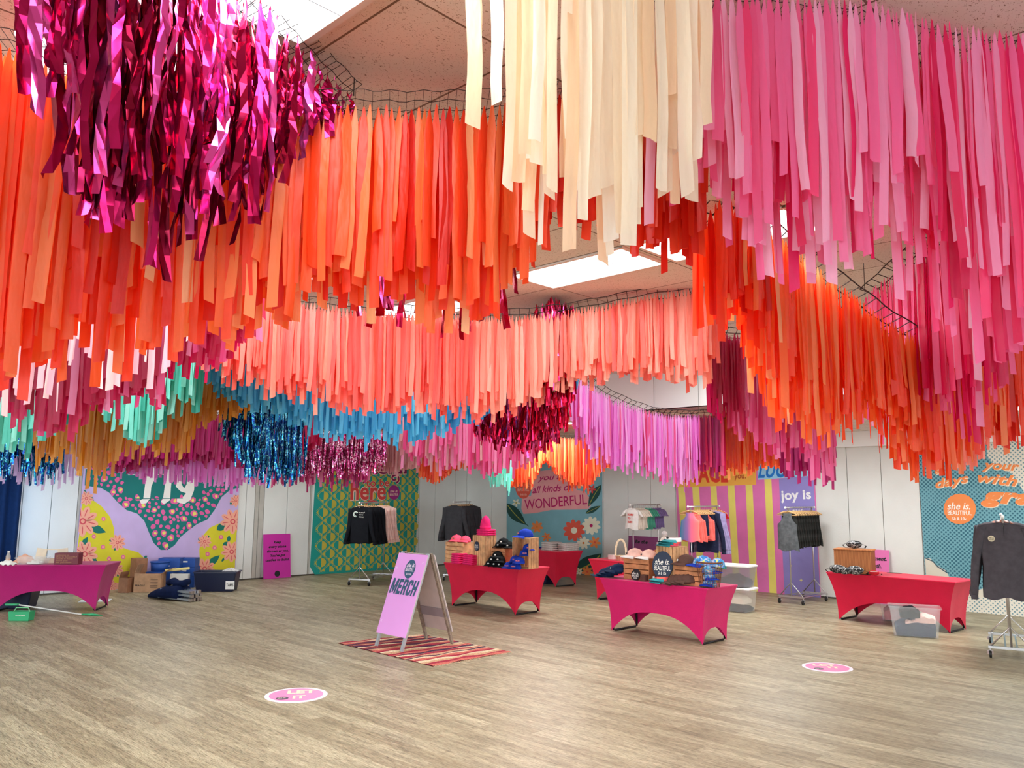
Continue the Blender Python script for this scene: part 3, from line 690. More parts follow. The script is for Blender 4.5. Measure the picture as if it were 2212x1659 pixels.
FMG = foil('magenta_foil', ['b80e50', 'a00a44', 'cc1c66', '88062f', 'e04a9a'], .16, 5, .35)
FCR = foil('crimson_foil', ['b80a36', 'a00830', 'c81444', 'e04888'], .18, 6, .35)
GBL = foil('blue_tinsel_foil', ['0c3c8c', '1c6ca0', '2c94a4', '0a2c70', '7cc8dc', '144c94'], .22, 55, 1, True)
GPK = foil('pink_tinsel_foil', ['b02068', 'd85098', 'f0a0c8', '8c1450', 'f8d0e0', 'c03070'], .22, 55, 1, True)
garland('long orange fringe garland crossing the photo from far left to centre', [(-70, 85, 2.9, 790), (60, 110, 2.9, 770), (230, 150, 2.95, 730), (420, 200, 3.1, 690), (600, 224, 3.2, 670), (755, 227, 3.3, 610), (900, 230, 3.35, 600), (1060, 224, 3.4, 650), (1150, 214, 3.45, 560), (1230, 202, 3.5, 430), (1330, 192, 3.5, 450), (1420, 184, 3.5, 490), (1526, 176, 3.5, 480)],
        [ORG, RED, PEA], wd=.04, rows=5, gap=.7, depth=.28, mat_at=lambda x: 1 if x > 1190 or R.random() < (.22 if x < 600 else .12) else (2 if R.random() < .1 else 0))
garland('magenta metallic foil garland hanging nearest at upper left', [(-40, -230, 2.3, 60), (60, -240, 2.3, 130), (130, -235, 2.3, 230), (210, -220, 2.35, 320), (330, -180, 2.45, 420), (420, -130, 2.6, 450), (500, -80, 2.7, 495), (560, -20, 2.8, 480), (620, 55, 2.95, 390), (660, 100, 3.1, 340), (710, 155, 3.28, 300), (770, 213, 3.45, 260)],
        [FMG], wd=.042, rows=5, gap=.85, kind=1, depth=.26, short=.5, sparse=lambda x: .75 if x < 110 else (.35 if x < 260 else .05))
garland('crimson foil garland showing below and behind the orange fringe', [(700, 345, 4.3, 590), (760, 340, 4.3, 650), (850, 340, 4.3, 690), (930, 340, 4.3, 670), (1030, 340, 4.3, 700), (1110, 350, 4.3, 640)], [FCR], wd=.045, rows=2, gap=1.3, kind=1, short=.7)
garland('cream fringe garland hanging nearest at top centre', [(1005, -235, 2.4, 140), (1060, -235, 2.4, 190), (1100, -235, 2.4, 255), (1180, -235, 2.4, 280), (1250, -230, 2.45, 375), (1310, -225, 2.45, 390), (1390, -220, 2.45, 365), (1450, -210, 2.5, 280), (1500, -205, 2.5, 240), (1524, -205, 2.5, 170)],
        [CRM], wd=.044, rows=4, gap=.8, depth=.22, sparse=lambda x: .72 if x < 1110 else (.4 if x < 1170 else 0), short=.6)
garland('loose pink strands hanging behind the cream fringe', [(1240, 20, 3.05, 360), (1320, 20, 3.05, 480), (1420, 20, 3.05, 500), (1520, 20, 3.05, 300)], [PNK], wd=.034, rows=1, gap=3.2, short=.7, net=True)
garland('light pink fringe garland filling the top right corner', [(1512, -60, 2.75, 190), (1560, -62, 2.75, 300), (1620, -62, 2.75, 420), (1700, -60, 2.75, 450), (1770, -55, 2.78, 490), (1880, -45, 2.8, 460), (1935, -30, 2.85, 360), (2000, -12, 2.9, 450), (2090, 2, 2.95, 540), (2150, 10, 3.0, 610), (2260, 20, 3.0, 640)],
        [PNK, HOT], wd=.034, rows=4, gap=.68, depth=.3, mat_at=lambda x: 1 if R.random() < (.16 if x < 1950 else .45) else 0, short=.6)
garland('hot pink fringe garland rising to the right above the orange one', [(1866, 640, 6.3, 760), (1950, 565, 5.75, 860), (2020, 505, 5.4, 900), (2085, 450, 5.1, 800), (2150, 420, 4.95, 740), (2195, 405, 4.9, 750)], [HOT, PNK], rows=4, gap=.85, depth=.25, mat_at=lambda x: 1 if R.random() < .3 else 0)
garland('orange fringe garland swooping down from ceiling at the right', [(1550, 397, 4.85, 680), (1600, 440, 4.9, 640), (1640, 475, 4.95, 660), (1680, 508, 5.0, 830), (1750, 562, 5.1, 900), (1810, 608, 5.25, 910), (1870, 652, 5.4, 920), (1920, 690, 5.5, 850), (1960, 714, 5.6, 930), (2010, 735, 5.75, 1000), (2060, 735, 5.9, 1010), (2110, 724, 6.0, 940), (2160, 708, 6.1, 930), (2230, 690, 6.2, 960)],
        [ORG, RED, PEA], rows=5, gap=.75, depth=.3, mat_at=lambda x: 1 if (x < 1650 and R.random() < .85) or (x > 2150 and R.random() < .6) else (2 if R.random() < .14 and x < 1800 else 0))
garland('long salmon fringe garland across the middle of the room', [(440, 600, 6.6, 760), (540, 630, 6.8, 810), (620, 648, 7.0, 840), (700, 657, 7.1, 860), (800, 667, 7.2, 880), (900, 675, 7.3, 880), (1000, 680, 7.4, 880), (1060, 682, 7.4, 890), (1120, 681, 7.4, 870), (1200, 673, 7.4, 830), (1300, 656, 7.3, 800), (1400, 636, 7.2, 800), (1480, 617, 7.1, 810), (1528, 606, 7.0, 790)],
        [SAL, COR], wd=.04, rows=4, gap=.72, depth=.22, mat_at=lambda x: 1 if x < 1020 and R.random() < .8 or R.random() < .08 else 0, short=.7)
garland('crimson fringe garland behind the orange and pale pink ones at left', [(-30, 640, 5.6, 840), (100, 640, 5.6, 920), (160, 640, 5.6, 910), (250, 640, 5.6, 850), (350, 620, 5.6, 850), (400, 575, 5.7, 800), (460, 562, 5.7, 780), (540, 577, 5.8, 730), (578, 592, 5.9, 700)], [CRS, MPK], rows=4, gap=.8, mat_at=lambda x: 1 if R.random() < .2 else 0)
garland('pale pink crinkled fringe garland just behind the orange at left', [(-30, 480, 4.4, 870), (30, 480, 4.4, 850), (70, 480, 4.4, 840), (140, 480, 4.4, 810), (200, 480, 4.4, 820), (280, 480, 4.4, 800), (330, 480, 4.4, 780), (385, 480, 4.4, 740)], [PAL], wd=.034, rows=2, gap=1.5)
garland('teal and mint fringe garland above the ochre one at left', [(-30, 700, 8, 930), (60, 700, 8, 950), (130, 700, 8, 910), (200, 700, 8, 850), (240, 700, 8, 890), (290, 700, 8, 950), (330, 700, 8, 940), (380, 700, 8, 870), (425, 700, 8, 860)], [TEA], rows=4, gap=.8)
garland('ochre fringe garland below the teal one at left', [(-30, 770, 9.5, 910), (40, 770, 9.5, 890), (90, 770, 9.5, 1000), (150, 770, 9.5, 960), (200, 765, 9.5, 1030), (250, 762, 9.5, 1000), (320, 762, 9.5, 960), (390, 765, 9.5, 980), (430, 770, 9.5, 910), (500, 775, 9.5, 890), (545, 780, 9.5, 870)], [OCH], rows=4, gap=.85)
garland('dark blue tinsel garland in front of the far left doorway', [(-30, 830, 11, 1010), (60, 830, 11, 1020), (100, 830, 11, 1030), (142, 830, 11, 1000)], [GBL], wd=.035, rows=4, gap=.9, kind=1)
garland('dark blue tinsel garland hanging right of the ochre fringe', [(478, 830, 10.5, 930), (520, 812, 10.5, 990), (545, 802, 10.5, 1010), (572, 810, 10.6, 1000), (600, 850, 11.2, 1025), (640, 862, 11.5, 1035), (664, 872, 11.8, 1010)], [GBL], wd=.035, rows=4, gap=.9, kind=1, short=.75)
garland('pale lilac fringe garland peeking below the dark blue tinsel', [(-30, 900, 11.5, 1030), (60, 900, 11.5, 1040), (150, 900, 11.5, 1040), (180, 900, 11.5, 1000)], [LIL], rows=2, gap=1.0)
garland('magenta fringe garland above the Fly banner', [(240, 900, 12, 1005), (330, 890, 12, 1000), (420, 890, 12, 990), (532, 896, 12, 1000)], [MAG], rows=4, gap=.8, short=.75)
garland('orchid pink fringe tips hanging above the Fly banner', [(240, 935, 12.4, 1020), (330, 930, 12.4, 1030), (420, 925, 12.4, 1045), (500, 925, 12.4, 1045), (575, 930, 12.4, 1035)], [LPK], rows=3, gap=.95, short=.7)
garland('dark raspberry fringe garland between two dark blue tinsel bunches', [(560, 850, 12, 960), (600, 850, 12, 960), (650, 852, 12, 970), (692, 862, 12, 950)], [CRS], rows=4, gap=.8, short=.8)
garland('pink glitter tinsel garland above the grateful to be here banner', [(648, 925, 13.6, 1020), (700, 928, 13.6, 1015), (760, 926, 13.6, 1020), (832, 930, 13.6, 1000)], [GPK], wd=.03, rows=4, gap=.9, kind=1, short=.8)
garland('magenta fringe tips under the pink glitter tinsel', [(560, 945, 14.2, 1035), (650, 940, 14.2, 1045), (700, 940, 14.2, 1045), (770, 935, 14.2, 1045), (812, 935, 14.2, 1020)], [MPK, MAG], wd=.035, rows=3, gap=.9, mat_at=lambda x: 1 if R.random() < .5 else 0)
garland('sky blue fringe garland under the long salmon one', [(430, 725, 8.6, 820), (480, 725, 8.6, 830), (560, 745, 8.8, 880), (640, 765, 8.8, 890), (700, 775, 9, 935), (800, 780, 9, 940), (870, 780, 9, 945), (950, 780, 9, 920), (1000, 775, 9, 910), (1062, 768, 9, 880)], [BLU, DBL], rows=4, gap=.75, mat_at=lambda x: 1 if x > 960 and R.random() < .6 else 0)
garland('short deep blue fringe piece right of the crimson foil', [(1188, 725, 9.5, 860), (1215, 722, 9.5, 850), (1250, 718, 9.5, 820)], [DBL], rows=2, gap=1.0)
garland('dusty rose fringe garland hanging left of the far orange ones', [(798, 915, 14.6, 1000), (850, 915, 14.6, 1015), (908, 915, 14.6, 1000)], [DUS], rows=4, gap=.75, short=.8)
garland('rose pink fringe garland under the sky blue one', [(865, 845, 11, 985), (930, 845, 11, 1005), (1000, 850, 11, 1005), (1060, 850, 11, 1025), (1120, 850, 11, 1005), (1182, 845, 11, 960)], [MPK, DUS], rows=4, gap=.8, mat_at=lambda x: 1 if R.random() < .2 else 0)
garland('crimson foil garland climbing to a ceiling hook behind the salmon fringe', [(1022, 840, 10, 940), (1070, 830, 9.8, 955), (1120, 810, 9.4, 965), (1158, 745, 8.7, 940), (1172, 675, 8.0, 880), (1184, 646, 7.55, 860), (1196, 638, 7.42, 840), (1210, 650, 7.5, 820), (1220, 690, 7.8, 800)], [FCR], wd=.04, rows=4, gap=.55, kind=1, net=False)
garland('far orange fringe garland with scalloped ends above the floral banner', [(905, 948, 15.3, 1025), (940, 950, 15.3, 1040), (990, 950, 15.3, 1005), (1040, 950, 15.2, 990), (1100, 945, 15, 1045), (1150, 938, 15, 1040), (1180, 942, 15, 990), (1230, 945, 15, 1045), (1270, 943, 15, 1050), (1300, 940, 15, 1010), (1327, 938, 15, 1000)], [FOR], wd=.03, rows=4, gap=.75, short=.8)
garland('small mint fringe bunch left of the far orange fringe', [(1056, 940, 14.3, 1045), (1106, 940, 14.3, 1055)], [MIN], wd=.035, rows=3, gap=.8)
garland('orchid pink fringe garland sloping down from the white soffit', [(1252, 806, 10.4, 900), (1300, 842, 10.6, 1000), (1350, 867, 10.8, 1005), (1400, 886, 11, 1025), (1440, 893, 11.2, 1040), (1480, 895, 11.3, 1040), (1512, 895, 11.4, 1035)], [LPK, MPK], wd=.035, rows=3, gap=.8, short=.6, mat_at=lambda x: 1 if R.random() < .2 else 0)
garland('deep magenta fringe garland above the striped banner', [(1410, 890, 11.9, 960), (1480, 895, 11.9, 1000), (1562, 892, 11.7, 1020)], [HOT, MAG], rows=4, gap=.75, mat_at=lambda x: 1 if R.random() < .6 else 0, short=.7)
garland('burnt orange fringe garland between magenta ones above the striped banner', [(1540, 888, 12, 1020), (1600, 886, 12, 1015), (1650, 886, 12, 1005), (1704, 886, 12, 1000)], [FOR], wd=.038, rows=4, gap=.75, short=.75)
garland('pink fringe garland below the swooping orange one', [(1532, 713, 8, 870), (1570, 719, 8, 900), (1620, 723, 8, 940), (1680, 723, 8, 970), (1740, 723, 8, 985), (1798, 721, 8, 1015)], [MPK, CRS], rows=4, gap=.75, mat_at=lambda x: 1 if x < 1590 or R.random() < .12 else 0)
garland('dark plum magenta fringe garland above the joy is panel', [(1690, 880, 11, 1025), (1750, 880, 11, 1025), (1802, 880, 11, 1035)], [MAG], rows=4, gap=.8)
garland('few pink strands in the gap of the right orange garland', [(1868, 800, 9, 900), (1910, 800, 9, 940), (1945, 800, 9, 900)], [PNK], rows=2, gap=1.0)
garland('light salmon fringe behind the right orange garland', [(2050, 850, 9, 990), (2110, 850, 9, 1000), (2155, 850, 9, 940)], [SAL], rows=3, gap=.9)
garland('small teal fringe piece above the right orange garland', [(2103, 692, 9, 780), (2138, 692, 9, 780)], [TEA], rows=2, gap=.9)
# ================================================================== tables with stretch covers
R.seed(5)
STEEL = mat('black_steel', '1d1c1e', .45, .3, noise=0)
def spandex(name, col): 
    m = mat(name, col, .55, noise=.05, scale=5, bump=.12, bscale=60, spec=.3); m.node_tree.nodes['Principled BSDF'].inputs['Sheen Weight'].default_value = .15; return m
TOPZ = .755
def table(label, B, ang, m, L_=1.83, D=.76, group='stretch covered tables'):
    a = math.radians(ang); dx = Vector((math.cos(a), math.sin(a), 0)); dy = Vector((-dx.y, dx.x, 0))
    C0 = Vector((B[0], B[1], 0)) - dx*L_/2 + dy*D/2
    t = thing('covered_table', label, 'table', C0, a, group)
    cv = MB(); h = TOPZ-.012
    def ins(zf, I): return I*(1-(1-zf)**2.3)
    def hem(u, H): return H*(1-abs(2*u-1)**2.6)+.004
    for side in range(4):
        lng = side % 2 == 0; SL, SD, H = (L_, D, .33) if lng else (D, L_, .2)
        rot = side*PI/2
        def fn(u, v, SL=SL, SD=SD, H=H, rot=rot, lng=lng):
            z = h - v*(h-hem(u, H)); zf = (h-z)/h
            ix, iy = (.14, .085) if lng else (.085, .14)
            x = (u-.5)*(SL-2*ins(zf, ix)); pin = .02*math.sin(PI*u)*zf
            y = -SD/2+ins(zf, iy)+pin+.004*math.sin(u*9)*zf
            return (x*math.cos(rot)-y*math.sin(rot), x*math.sin(rot)+y*math.cos(rot), z)
        cv.grid(fn, 36, 14)
    cv.build('cover', m, t, smooth=True)
    tp_ = MB(); tp_.box((0, 0, TOPZ-.012), (L_+.006, D+.006, .024)); tp_.build('tabletop', m, t, bevel=.008)
    for sx in (-1, 1):
        lg = MB(); x = sx*(L_/2-.165)
        lg.tube([(x, -D/2+.12, .735), (x, -D/2+.10, .02)], .014); lg.tube([(x, D/2-.12, .735), (x, D/2-.10, .02)], .014)
        lg.tube([(x, -D/2+.13, .015), (x+sx*.0, D/2-.13, .015)], .014)
        lg.build('leg_frame', STEEL, t, smooth=True)
    return t
RSP = spandex('red_stretch_cover', 'd6063c'); PSP = spandex('hot_pink_stretch_cover', 'cf0862'); MSP = spandex('magenta_stretch_cover', 'b4066c')
b1 = G(229, 1220, TOPZ); table('magenta stretch covered table at the far left edge', b1, 8, MSP)
b2_ = G(1120, 1230, TOPZ); T2 = table('red stretch covered table with crates and caps, behind the MERCH sign', b2_, -44, RSP)
b3 = G(1202.6, 1192, TOPZ); T3 = table('red stretch covered table with folded grey shirts, before the floral banner', b3, -52, RSP)
b4 = G(1527.5, 1271.5, TOPZ); T4 = table('hot pink stretch covered table in front, loaded with crates and a wire basket', b4, -46, PSP)
a5 = G(1271, 1207, TOPZ); d5 = Vector((math.cos(math.radians(-46)), math.sin(math.radians(-46)), 0))
T5 = table('red stretch covered table mostly hidden behind the crates table', a5+d5*1.83, -46, RSP)
b6 = G(2063, 1257.5, TOPZ); T6 = table('red stretch covered table with the wicker hamper at right', b6, -48.7, RSP, L_=1.98)
# ------------------------------------------------------------------ garments, hangers, racks
CHR = mat('brushed_chrome', 'c8c4c4', .28, .9, noise=0); RUB = mat('black_rubber', '141416', .5, noise=0)
WOODH = mat('light_wood_hanger', 'd9ab74', .5, noise=.15, scale=20); WOODD = mat('brown_wood_hanger', '8a4a30', .4, noise=.15, scale=20); PLW = mat('white_plastic', 'f0efec', .4, noise=0)
def fab(name, col, nz=.12): return mat(name, col, .85, noise=nz, scale=14, bump=.4, bscale=18, spec=.15)
def garment(kind, label, cat, loc, rz, m, wd=.46, ln=.66, group=None, seed=0, art=None, m2=None, name=None):
    q = random.Random(seed); t = thing(name or cat.replace(' ', '_'), label, cat, loc, rz, group)
    top = {'tank': -.10, 'shorts': -.12}.get(kind, -.066); ph = q.uniform(0, 6); nf = q.choice((3, 4, 5)); am = .012
    hw = wd/2
    if kind == 'tank': prof = [(0, .10), (.04, .085), (.12, .09), (.22, .13), (.3, .62*hw*1.5), (.4, hw*.92), (.7, hw*.95), (1, hw*1.02)]
    elif kind == 'shorts': prof = [(0, hw*.8), (.1, hw*.82), (.5, hw*.95), (1, hw*1.05)]
    else: prof = [(0, .075), (.025, hw*.55), (.06, hw*.86), (.1, hw*.97), (.25, hw*.88), (.6, hw*.84), (1, hw*.88)]
    if kind in ('long', 'short'): prof = [(q_ if q_ > .15 else q_*.62/ln, x_) for q_, x_ in prof]; prof[0] = (0, .06)
    def W_(v):
        for (a, x), (b, y) in zip(prof[:-1], prof[1:]):
            if v <= b: return x+(y-x)*(v-a)/(b-a)
        return prof[-1][1]
    rings = []; n = 26
    for j in range(19):
        v = (j/18)**(2.0 if kind in ('long', 'short') else 1.3); a = W_(v); th = .018+.02*min(1, v*6); r = []
        for k in range(n):
            w_ = 2*PI*k/n; x = a*math.cos(w_); f = 1+am/th*math.sin(nf*x/hw*3+ph)*min(1, v*2)*.8
            r.append((x+.01*math.sin(v*5+ph), th*f*math.sin(w_), top-v*ln-(.02*math.sin(x*20+ph)*v if v > .95 else 0)-(0 if v > .02 else 0)))
        rings.append(r)
    b = MB().loft(rings, cap=False)
    if kind == 'long' or kind == 'short':
        pass
    bo = b.build('body', m2 or m, t, smooth=True)
    if kind in ('long', 'short'):
        for sx in (-1, 1):
            s = MB(); sr_ = []; L2 = ln*.93 if kind == 'long' else ln*.3
            for j in range(10):
                v = j/9; out = (hw*.84+.125*v+.015*math.sin(v*6+ph)) if kind == 'long' else hw*.84+.11*v*wd/.46
                rad = (.062-.024*v) if kind == 'long' else (.06-.004*v)*wd/.46
                z = top-.045*ln/.66-v*L2; sr_.append([(sx*out+rad*math.cos(2*PI*k/12), .55*rad*math.sin(2*PI*k/12)*(1+.25*math.sin(k*2+v*9+ph)), z-sx*0+(rad*.35*math.cos(2*PI*k/12)*-sx if kind == 'short' else 0)) for k in range(12)])
            s.loft(sr_, cap=True); s.build('sleeve', m, t, smooth=True)
            if kind == 'long':
                cf = MB(); cf.lathe([(.04, 0), (.041, -.05), (.036, -.055)], (sx*(hw*.84+.125+.015*math.sin(6+ph)), 0, top-.045-L2+.01), 12, sy=.6); cf.build('cuff', m, t, smooth=True)
    if kind in ('long', 'short'):
        cl = MB(); pts = [(.078*math.cos(w_), .03*math.sin(w_), top+.004-.018*(math.sin(w_) < 0)*abs(math.sin(w_))) for w_ in [2*PI*k/16 for k in range(17)]]
        cl.tube(pts, .008 if m2 is None else .02, 6, cap=False); cl.build('collar', m, t, smooth=True)
    if kind == 'shorts':
        cl = MB(); cl.box((0, 0, top-.012), (hw*1.62, .045, .03)); cl.build('waistband', m, t, bevel=.006)
    if art:
        P = Plane((0, -.052, top), (1, 0, 0), (0, -1, 0)); ms = art(P); P.mb.build('print', ms, t)
    return t
def hanger(label, loc, rz, m, group, wd=.42, bar=False):
    t = thing('clothes_hanger', label, 'clothes hanger', loc, rz, group); b = MB()
    for sx in (-1, 1):
        b.tube([(0, 0, -.062), (sx*wd*.14, 0, -.068), (sx*wd*.32, 0, -.092), (sx*wd*.5, 0, -.13)], .012, 6, rs=[.013, .014, .012, .009])
    b.build('arms', m, t, smooth=True)
    if bar: x = MB(); x.tube([(-wd*.46, 0, -.135), (wd*.46, 0, -.135)], .006, 6); x.build('trouser_bar', m, t)
    hk = MB(); hk.tube([(0, 0, -.06), (0, 0, -.02), (.012, 0, -.006), (.019, 0, .008), (.012, 0, .022), (-.004, 0, .026), (-.016, 0, .018)], .0025, 6); hk.build('hook', CHR, t, smooth=True)
    return t
def rack(label, A, B, H, ext=.12, bw=.46):
    A, B = Vector((A[0], A[1], 0)), Vector((B[0], B[1], 0)); d = B-A; L_ = d.length; a = math.atan2(d.y, d.x)
    t = thing('clothing_rack', label, 'clothing rack', (A+B)/2, a, 'rolling clothing racks')
    h = L_/2; bz = .13
    tb = MB(); tb.tube([(-h-ext, 0, H), (h+ext, 0, H)], .014, 10); tb.build('top_bar', CHR, t, smooth=True)
    for sx in (-1, 1):
        e = MB(); e.lathe([(.001, -.022), (.016, -.016), (.023, 0), (.016, .016), (.001, .022)], (sx*(h+ext), 0, H), 10); e.build('end_cap', PLW, t, smooth=True)
        u = MB(); u.tube([(sx*h, 0, bz), (sx*h, 0, H)], .013, 8); u.build('upright', CHR, t, smooth=True)
        br = MB(); br.tube([(sx*h, -bw/2, bz+.005), (sx*h, 0, bz+.26), (sx*h, bw/2, bz+.005)], .011, 8); br.build('brace', CHR, t, smooth=True)
        for sy in (-1, 1):
            cs = MB(); cs.tube([(sx*h, sy*bw/2, bz), (sx*h, sy*bw/2, .085)], .01, 6); cs.box((sx*h, sy*bw/2, .088), (.05, .05, .008)); 
            for o in (-1, 1): cs.bar((sx*h, sy*bw/2+o*.02, .085), (sx*h-.015, sy*bw/2+o*.02, .045), .024, .003)
            co_ = cs.build('caster', CHR, t)
            w_ = MB(); n = 16; rg = [[(sx*h-.015+r*math.cos(2*PI*k/n), sy*bw/2+y, .046+r*math.sin(2*PI*k/n)) for k in range(n)] for r, y in ((.030, -.016), (.045, -.012), (.045, .012), (.030, .016))]
            w_.loft(rg); w_.build('wheel', RUB, co_, smooth=False)
    bf = MB()
    for sx in (-1, 1): bf.bar((sx*h, -bw/2-.02, bz), (sx*h, bw/2+.02, bz), .03, .03)
    for sy in (-1, -.3, .3, 1): bf.bar((-h, sy*bw/2*.9, bz), (h, sy*bw/2*.9, bz), .02, .015)
    bf.build('base_frame', CHR, t)
    return t, (A, B, a, H)
ORD = ['first', 'second', 'third', 'fourth', 'fifth', 'sixth', 'seventh', 'eighth', 'ninth', 'tenth', 'eleventh', 'twelfth', 'thirteenth', 'fourteenth', 'fifteenth', 'sixteenth']
def fill(info, where, specs, hm, hgroup, ext=.1, s=1.0, t0=.0, t1=1.0, bar=False):
    A, B, a, H = info; n = len(specs); rz = a-PI/2
    d = (B-A); L_ = d.length; d.normalize(); cnt = {}
    for i, (kind, nm, cat, m, kw) in enumerate(specs):
        p = A+d*(-ext*.5+(t0+(t1-t0)*(i/(max(1, n-1))))*(L_+ext*.5)); p = Vector((p.x, p.y, H-.008+.0))
        k = cnt.get(nm, 0); cnt[nm] = k+1
        lab = f'{nm} {where}' if sum(1 for x in specs if x[1] == nm) == 1 else f'{ORD[k]} {nm} {where}'
        kw = dict(kw); kw.setdefault('group', 'garments '+where)
        r_ = rz+random.Random(i*7+n).uniform(-.07, .07)
        garment(kind, lab, cat, p, r_, m, seed=i*13+n, **kw)
        hanger(f'hanger of the {ORD[i]} garment {where}', p, r_, hm, hgroup, wd=.42*s, bar=bar)
BLKF = fab('black_jersey', '16171d'); PKF = fab('blush_jersey', 'f3c9bf'); GRF = fab('charcoal_jersey', '3c3b3f'); CHF = fab('slate_fleece', '4d474c')
WHF = fab('white_cotton', 'f2efe9', .03); CRF = fab('cream_cotton', 'eadfcf', .05); GNF = fab('sea_green_cotton', '4f9f86'); PUF = fab('dusty_violet_cotton', '7a6596')
CORF = fab('coral_knit', 'ee6a62'); LVF = fab('lavender_heather', '9a8cb4', .2); RDF = fab('deep_red_knit', 'b81e2a'); NVF = fab('navy_knit', '20243c'); GYF = fab('dark_grey_marl', '56585a', .25); SHF = fab('black_marl', '2c2b29', .5)
def ombre():
    m, N, L, b = node_mat('ombre_knit'); tc = N.new('ShaderNodeTexCoord'); sx = N.new('ShaderNodeSeparateXYZ'); L.new(tc.outputs['Object'], sx.inputs[0])
    mr_ = N.new('ShaderNodeMapRange'); mr_.inputs[1].default_value = -.2; mr_.inputs[2].default_value = .2; L.new(sx.outputs[0], mr_.inputs[0])
    r = N.new('ShaderNodeValToRGB'); L.new(mr_.outputs[0], r.inputs[0]); e = r.color_ramp.elements; e[0].color = lin('1f7f9c'); e[1].color = lin('f07a6a'); e.new(.4).color = lin('8a6aa6'); e.new(.65).color = lin('ea6a86')
    L.new(r.outputs[0], b.inputs['Base Color']); b.inputs['Roughness'].default_value = .85; return m
OMB = ombre(); INK = mat('white_ink', 'eeeae2', .7, noise=0); TEALI = mat('seafoam_ink', '9fc9b8', .7, noise=0); REDI = mat('red_ink', 'd8382c', .7, noise=0); BLKI = mat('black_ink', '18161a', .7, noise=0)
# rack by the diamond banner
r1, i1 = rack('chrome rack with black and blush shirts before the diamond banner', (-3.22, 17.86), (-2.90, 19.05), 1.75)
def wave(P):
    for k, (r, m) in enumerate(((.062, 0), (.05, 1), (.036, 0))):
        pts = [(-.09+r*math.cos(t), -.17+r*math.sin(t)) for t in [.6+i/16*4.6 for i in range(17)]]
        P.mb.add([P.pt(x+.004*math.cos(i), y, k) for i, (x, y) in enumerate(pts)]+[P.pt(-.09+(x+.09)*.8, -.17+(y+.17)*.8, k) for x, y in pts], [(i, i+1, 17+i+1, 17+i) for i in range(16)], m)
    P.textab('BEAUTIFUL', (-.02, -.145), (.11, -.15), .022, 0, 1, .02); P.textab('DAY OF', (.0, -.19), (.09, -.195), .022, 0, 1, .02); P.textab('RUNNING', (-.01, -.235), (.1, -.24), .022, 0, 1, .02)
    P.polyab([(.1, -.13), (.115, -.115), (.125, -.125), (.12, -.14)], 0, 1); P.textab('XL', (-.02, -.03), (.01, -.03), .014, 0, 1, .02)
    return [INK, TEALI]
lg = lambda nm, m, **k: ('long', nm, 'long sleeve shirt', m, dict(ln=.78, wd=.5, **k))
fill(i1, 'on the rack by the diamond banner', [lg('black long-sleeved shirt with a pale wave print', BLKF, art=wave)]+[lg('plain black long-sleeved shirt', BLKF)]*6+[lg('blush pink long-sleeved shirt', PKF)]*6, WOODH, 'wooden hangers by the diamond banner')
# rack behind the crates of the red table
A2 = at(983, 1082, 19.0); B2 = at(1014, 1081, 20.1)
r2, i2 = rack('chrome rack of charcoal shirts behind the red crates table', A2, B2, 1.77)
fill(i2, 'on the rack behind the red crates table', [lg('charcoal long-sleeved shirt with small chest print', GRF, art=lambda P: (P.textab('she is', (-.12, -.14), (-.02, -.145), .025, 0, 1, .02), [BLKI])[1])]+[lg('charcoal long-sleeved shirt', GRF)]*8, WOODH, 'wooden hangers behind the red crates table')
# kids tee rack
A3 = at(1367, 1087, 17.2); B3 = at(1421, 1087, 18.1)
r3, i3 = rack('chrome rack of small tees behind the crates, left of the striped banner', A3, B3, 1.76)
def born(P):
    for s_, y, w_ in (('BORN', -.1, .13), ('TO', -.175, .06), ('RUN', -.25, .1)): P.textab(s_, (-.07, y-.04), (-.07+w_, y-.045), .04, 0, 1, .05)
    return [REDI]
tee = lambda nm, m, **k: ('short', nm, 'tee shirt', m, dict(ln=.42, wd=.34, **k))
fill(i3, 'on the small tee rack', [tee('white small tee printed BORN TO RUN in red', WHF, art=born)]+[tee('cream small tee', CRF)]*5+[tee('sea green small tee', GNF)]*4+[tee('dusty violet small tee', PUF)]*5, PLW, 'white hangers on the small tee rack', s=.62)
# rack before the striped banner
A4 = at(1492, 1091, 15.4); B4 = at(1548, 1092, 16.3)
r4, i4 = rack('chrome rack of colourful tops before the yellow striped banner', A4, B4, 1.76)
tk = lambda nm, m, **k: ('tank', nm, 'tank top', m, dict(ln=.52, wd=.42, **k))
sh = lambda nm, m, **k: ('shorts', nm, 'shorts', m, dict(ln=.42, wd=.36, **k))
tagart = lambda P: (P.polyab([(-.03, -.3), (.02, -.3), (.02, -.36), (-.03, -.36)], 0, 1), [INK])[1]
fill(i4, 'on the rack before the striped banner', [tk('blue to coral ombre tank top', OMB)]+[tk('coral tank top', CORF)]*3+[sh('black shorts with white swing tags', NVF, art=tagart)]*2+[tk('coral tank top ', CORF)]*2+[lg('navy long-sleeved top', NVF), lg('lavender long-sleeved top', LVF), lg('lavender long-sleeved top', LVF), lg('lavender long-sleeved top', LVF), tee('red short-sleeved top', RDF), tee('red short-sleeved top', RDF)], WOODH, 'wooden hangers before the striped banner', bar=True)
# rack before the joy is panel
r5, i5 = rack('chrome rack of dark shorts before the lilac joy is panel', (5.2, 15.5), (5.87, 16.15), 1.76)
fill(i5, 'on the rack before the lilac panel', [('tank', 'dark grey tank top', 'tank top', GYF, dict(ln=.68, wd=.42))]+[('shorts', 'black marl shorts', 'shorts', SHF, dict(ln=.6, wd=.38, art=tagart))]*10, WOODH, 'wooden hangers before the lilac panel', bar=True)
